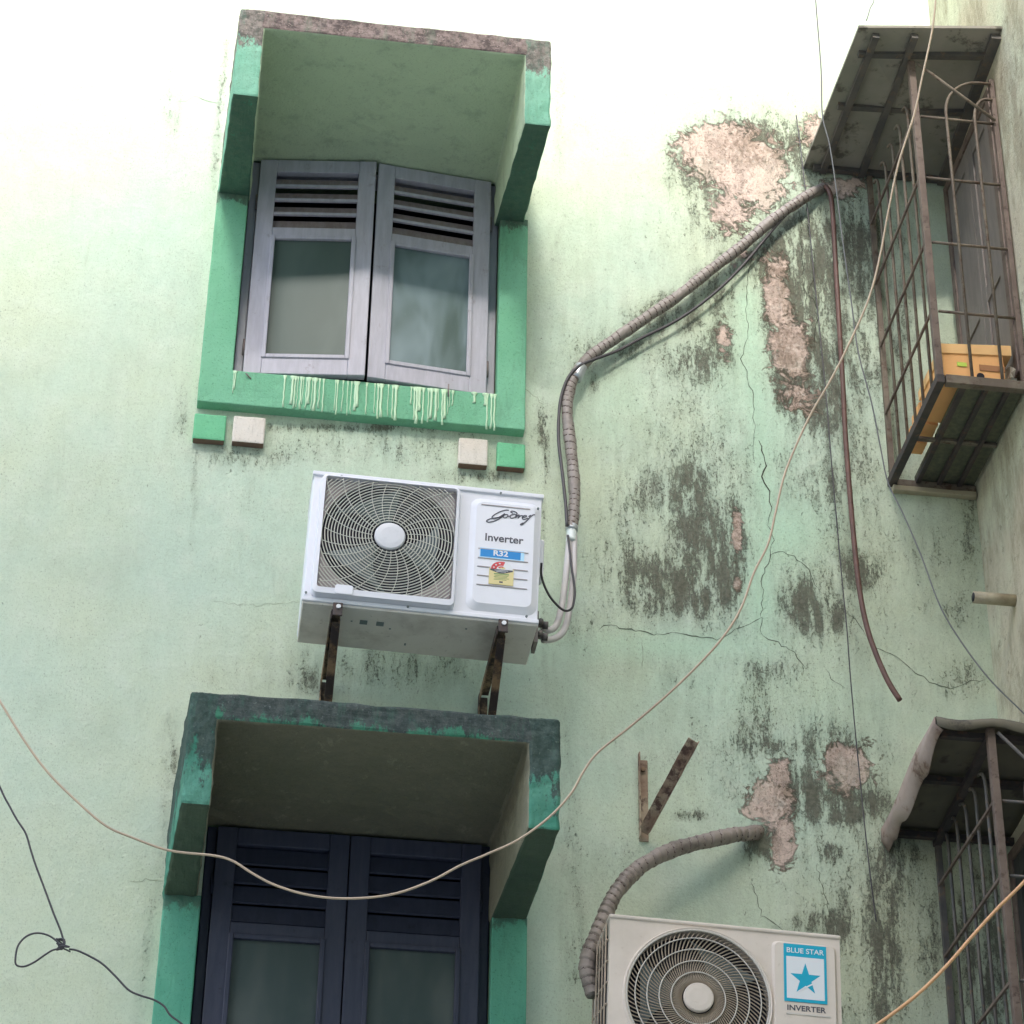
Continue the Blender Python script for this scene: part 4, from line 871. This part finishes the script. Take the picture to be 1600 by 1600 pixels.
# windows in the side wall, inside the cages
for z0, z1, lb in ((7.02, 8.36, 'window in the side wall behind the upper cage'), (4.1, 5.42, 'window in the side wall behind the lower cage')):
    x = 2.737; f = MB()
    f.box(x-.030, x-.001, -.085, -.045, z0, z1); f.box(x-.030, x-.001, -.66, -.62, z0, z1); f.box(x-.030, x-.001, -.62, -.085, z1-.04, z1); f.box(x-.03, x-.001, -.62, -.085, z0, z0+.04)
    wn = bpart(f, 'window', m_post, bevel=.003); wn['label'] = lb
    for y0, y1 in ((-.352,-.086),(-.619,-.356)):
        s = MB(); s.box(x-.016, x-.002, y0, y1, z0+.041, z1-.041); s.box(x-.024, x-.016, y0+.0, y0+.05, z0+.041, z1-.041); s.box(x-.024, x-.016, y1-.05, y1, z0+.041, z1-.041); s.box(x-.0235,x-.016,y0+.05,y1-.05,z1-.12,z1-.041)
        s.box(x-.0235,x-.016,y0+.05,y1-.05,z0+.5,z0+.57); s.box(x-.0235,x-.016,y0+.05,y1-.05,z0+.041,z0+.11)
        bpart(s, 'shutter', m_sidewin if z0 > 6 else m_cartdark, wn, bevel=.002)

# ------------------------------------------------------------------ things on the floor of the upper cage
zf = 6.955+.021
def carton(x0, x1, y0, y1, z0, h, label, rz=0, lid=False, group=None):
    cx, cy = (x0+x1)/2, (y0+y1)/2; r = empty('carton', (cx, cy, z0), label, 'carton', group, rot=(0, 0, rz)); a, b_ = (x1-x0)/2, (y1-y0)/2
    p = MB(); p.box(-a, a, -b_, b_, 0, h); p.build('box', m_carton, r, bevel=.003, rough=.003)
    if lid:
        p = MB(); z1 = h+.001
        p.hexa([(-a-.006,-b_-.006,z1-.034),(a+.03,-b_-.006,z1-.02),(a+.03,b_+.006,z1-.02),(-a-.006,b_+.006,z1-.034),(-a-.006,-b_-.008,z1+.006),(a+.03,-b_-.008,z1+.024),(a+.03,b_+.006,z1+.024),(-a-.006,b_+.006,z1+.006)])
        p.build('lid', m_carton2, r, bevel=.002, rough=.003)
        p = MB(); p.box(-a+.05,-a+.085,-b_-.004,-b_-.0015,.045,.062); p.build('green_sticker', plain('sticker_lime', (.55,.72,.10), .5, .1), r)
        p = MB(); p.box(.02, a+.001, -b_-.0035,-b_-.0012,.035,.060); p.build('tape', m_cartond, r)
        p = MB(); p.disc((.02,0,.008), .014, -b_-.005, -b_-.001, 14); p.build('hand_hole', m_black, r)
    return r
carton(2.436, 2.660, -.652, -.36, zf, .128, 'orange carton with an open lid and lime sticker at the front of the upper cage', .0, True)
carton(2.434, 2.500, -.345, -.24, zf, .10, 'small orange carton standing behind the lidded carton in the upper cage')
carton(2.434, 2.492, -.225, -.15, zf, .075, 'smallest orange carton, innermost on the floor of the upper cage')
P = [(0,0,0)]; b = MB(); vs = []; nb, nv = 14, 9
for j in range(nv+1):
    ph = math.pi*j/nv
    for i in range(nb):
        th = 2*math.pi*i/nb; q = 1+.18*math.sin(3*th+j)+.12*math.sin(5*th-2*j)
        vs.append((.024*math.sin(ph)*math.cos(th)*q, .075*math.sin(ph)*math.sin(th)*q, .055-.055*math.cos(ph)*(1+.1*math.sin(th*2))))
b.add(vs, [(j*nb+i, j*nb+(i+1)%nb, (j+1)*nb+(i+1)%nb, (j+1)*nb+i) for j in range(nv) for i in range(nb)], 0, False)
o = b.build('plastic_bag', m_bag); o.location = (2.700, -.55, zf+.001); tag(o, 'crumpled cream plastic bag squeezed beside the orange carton', 'bag')
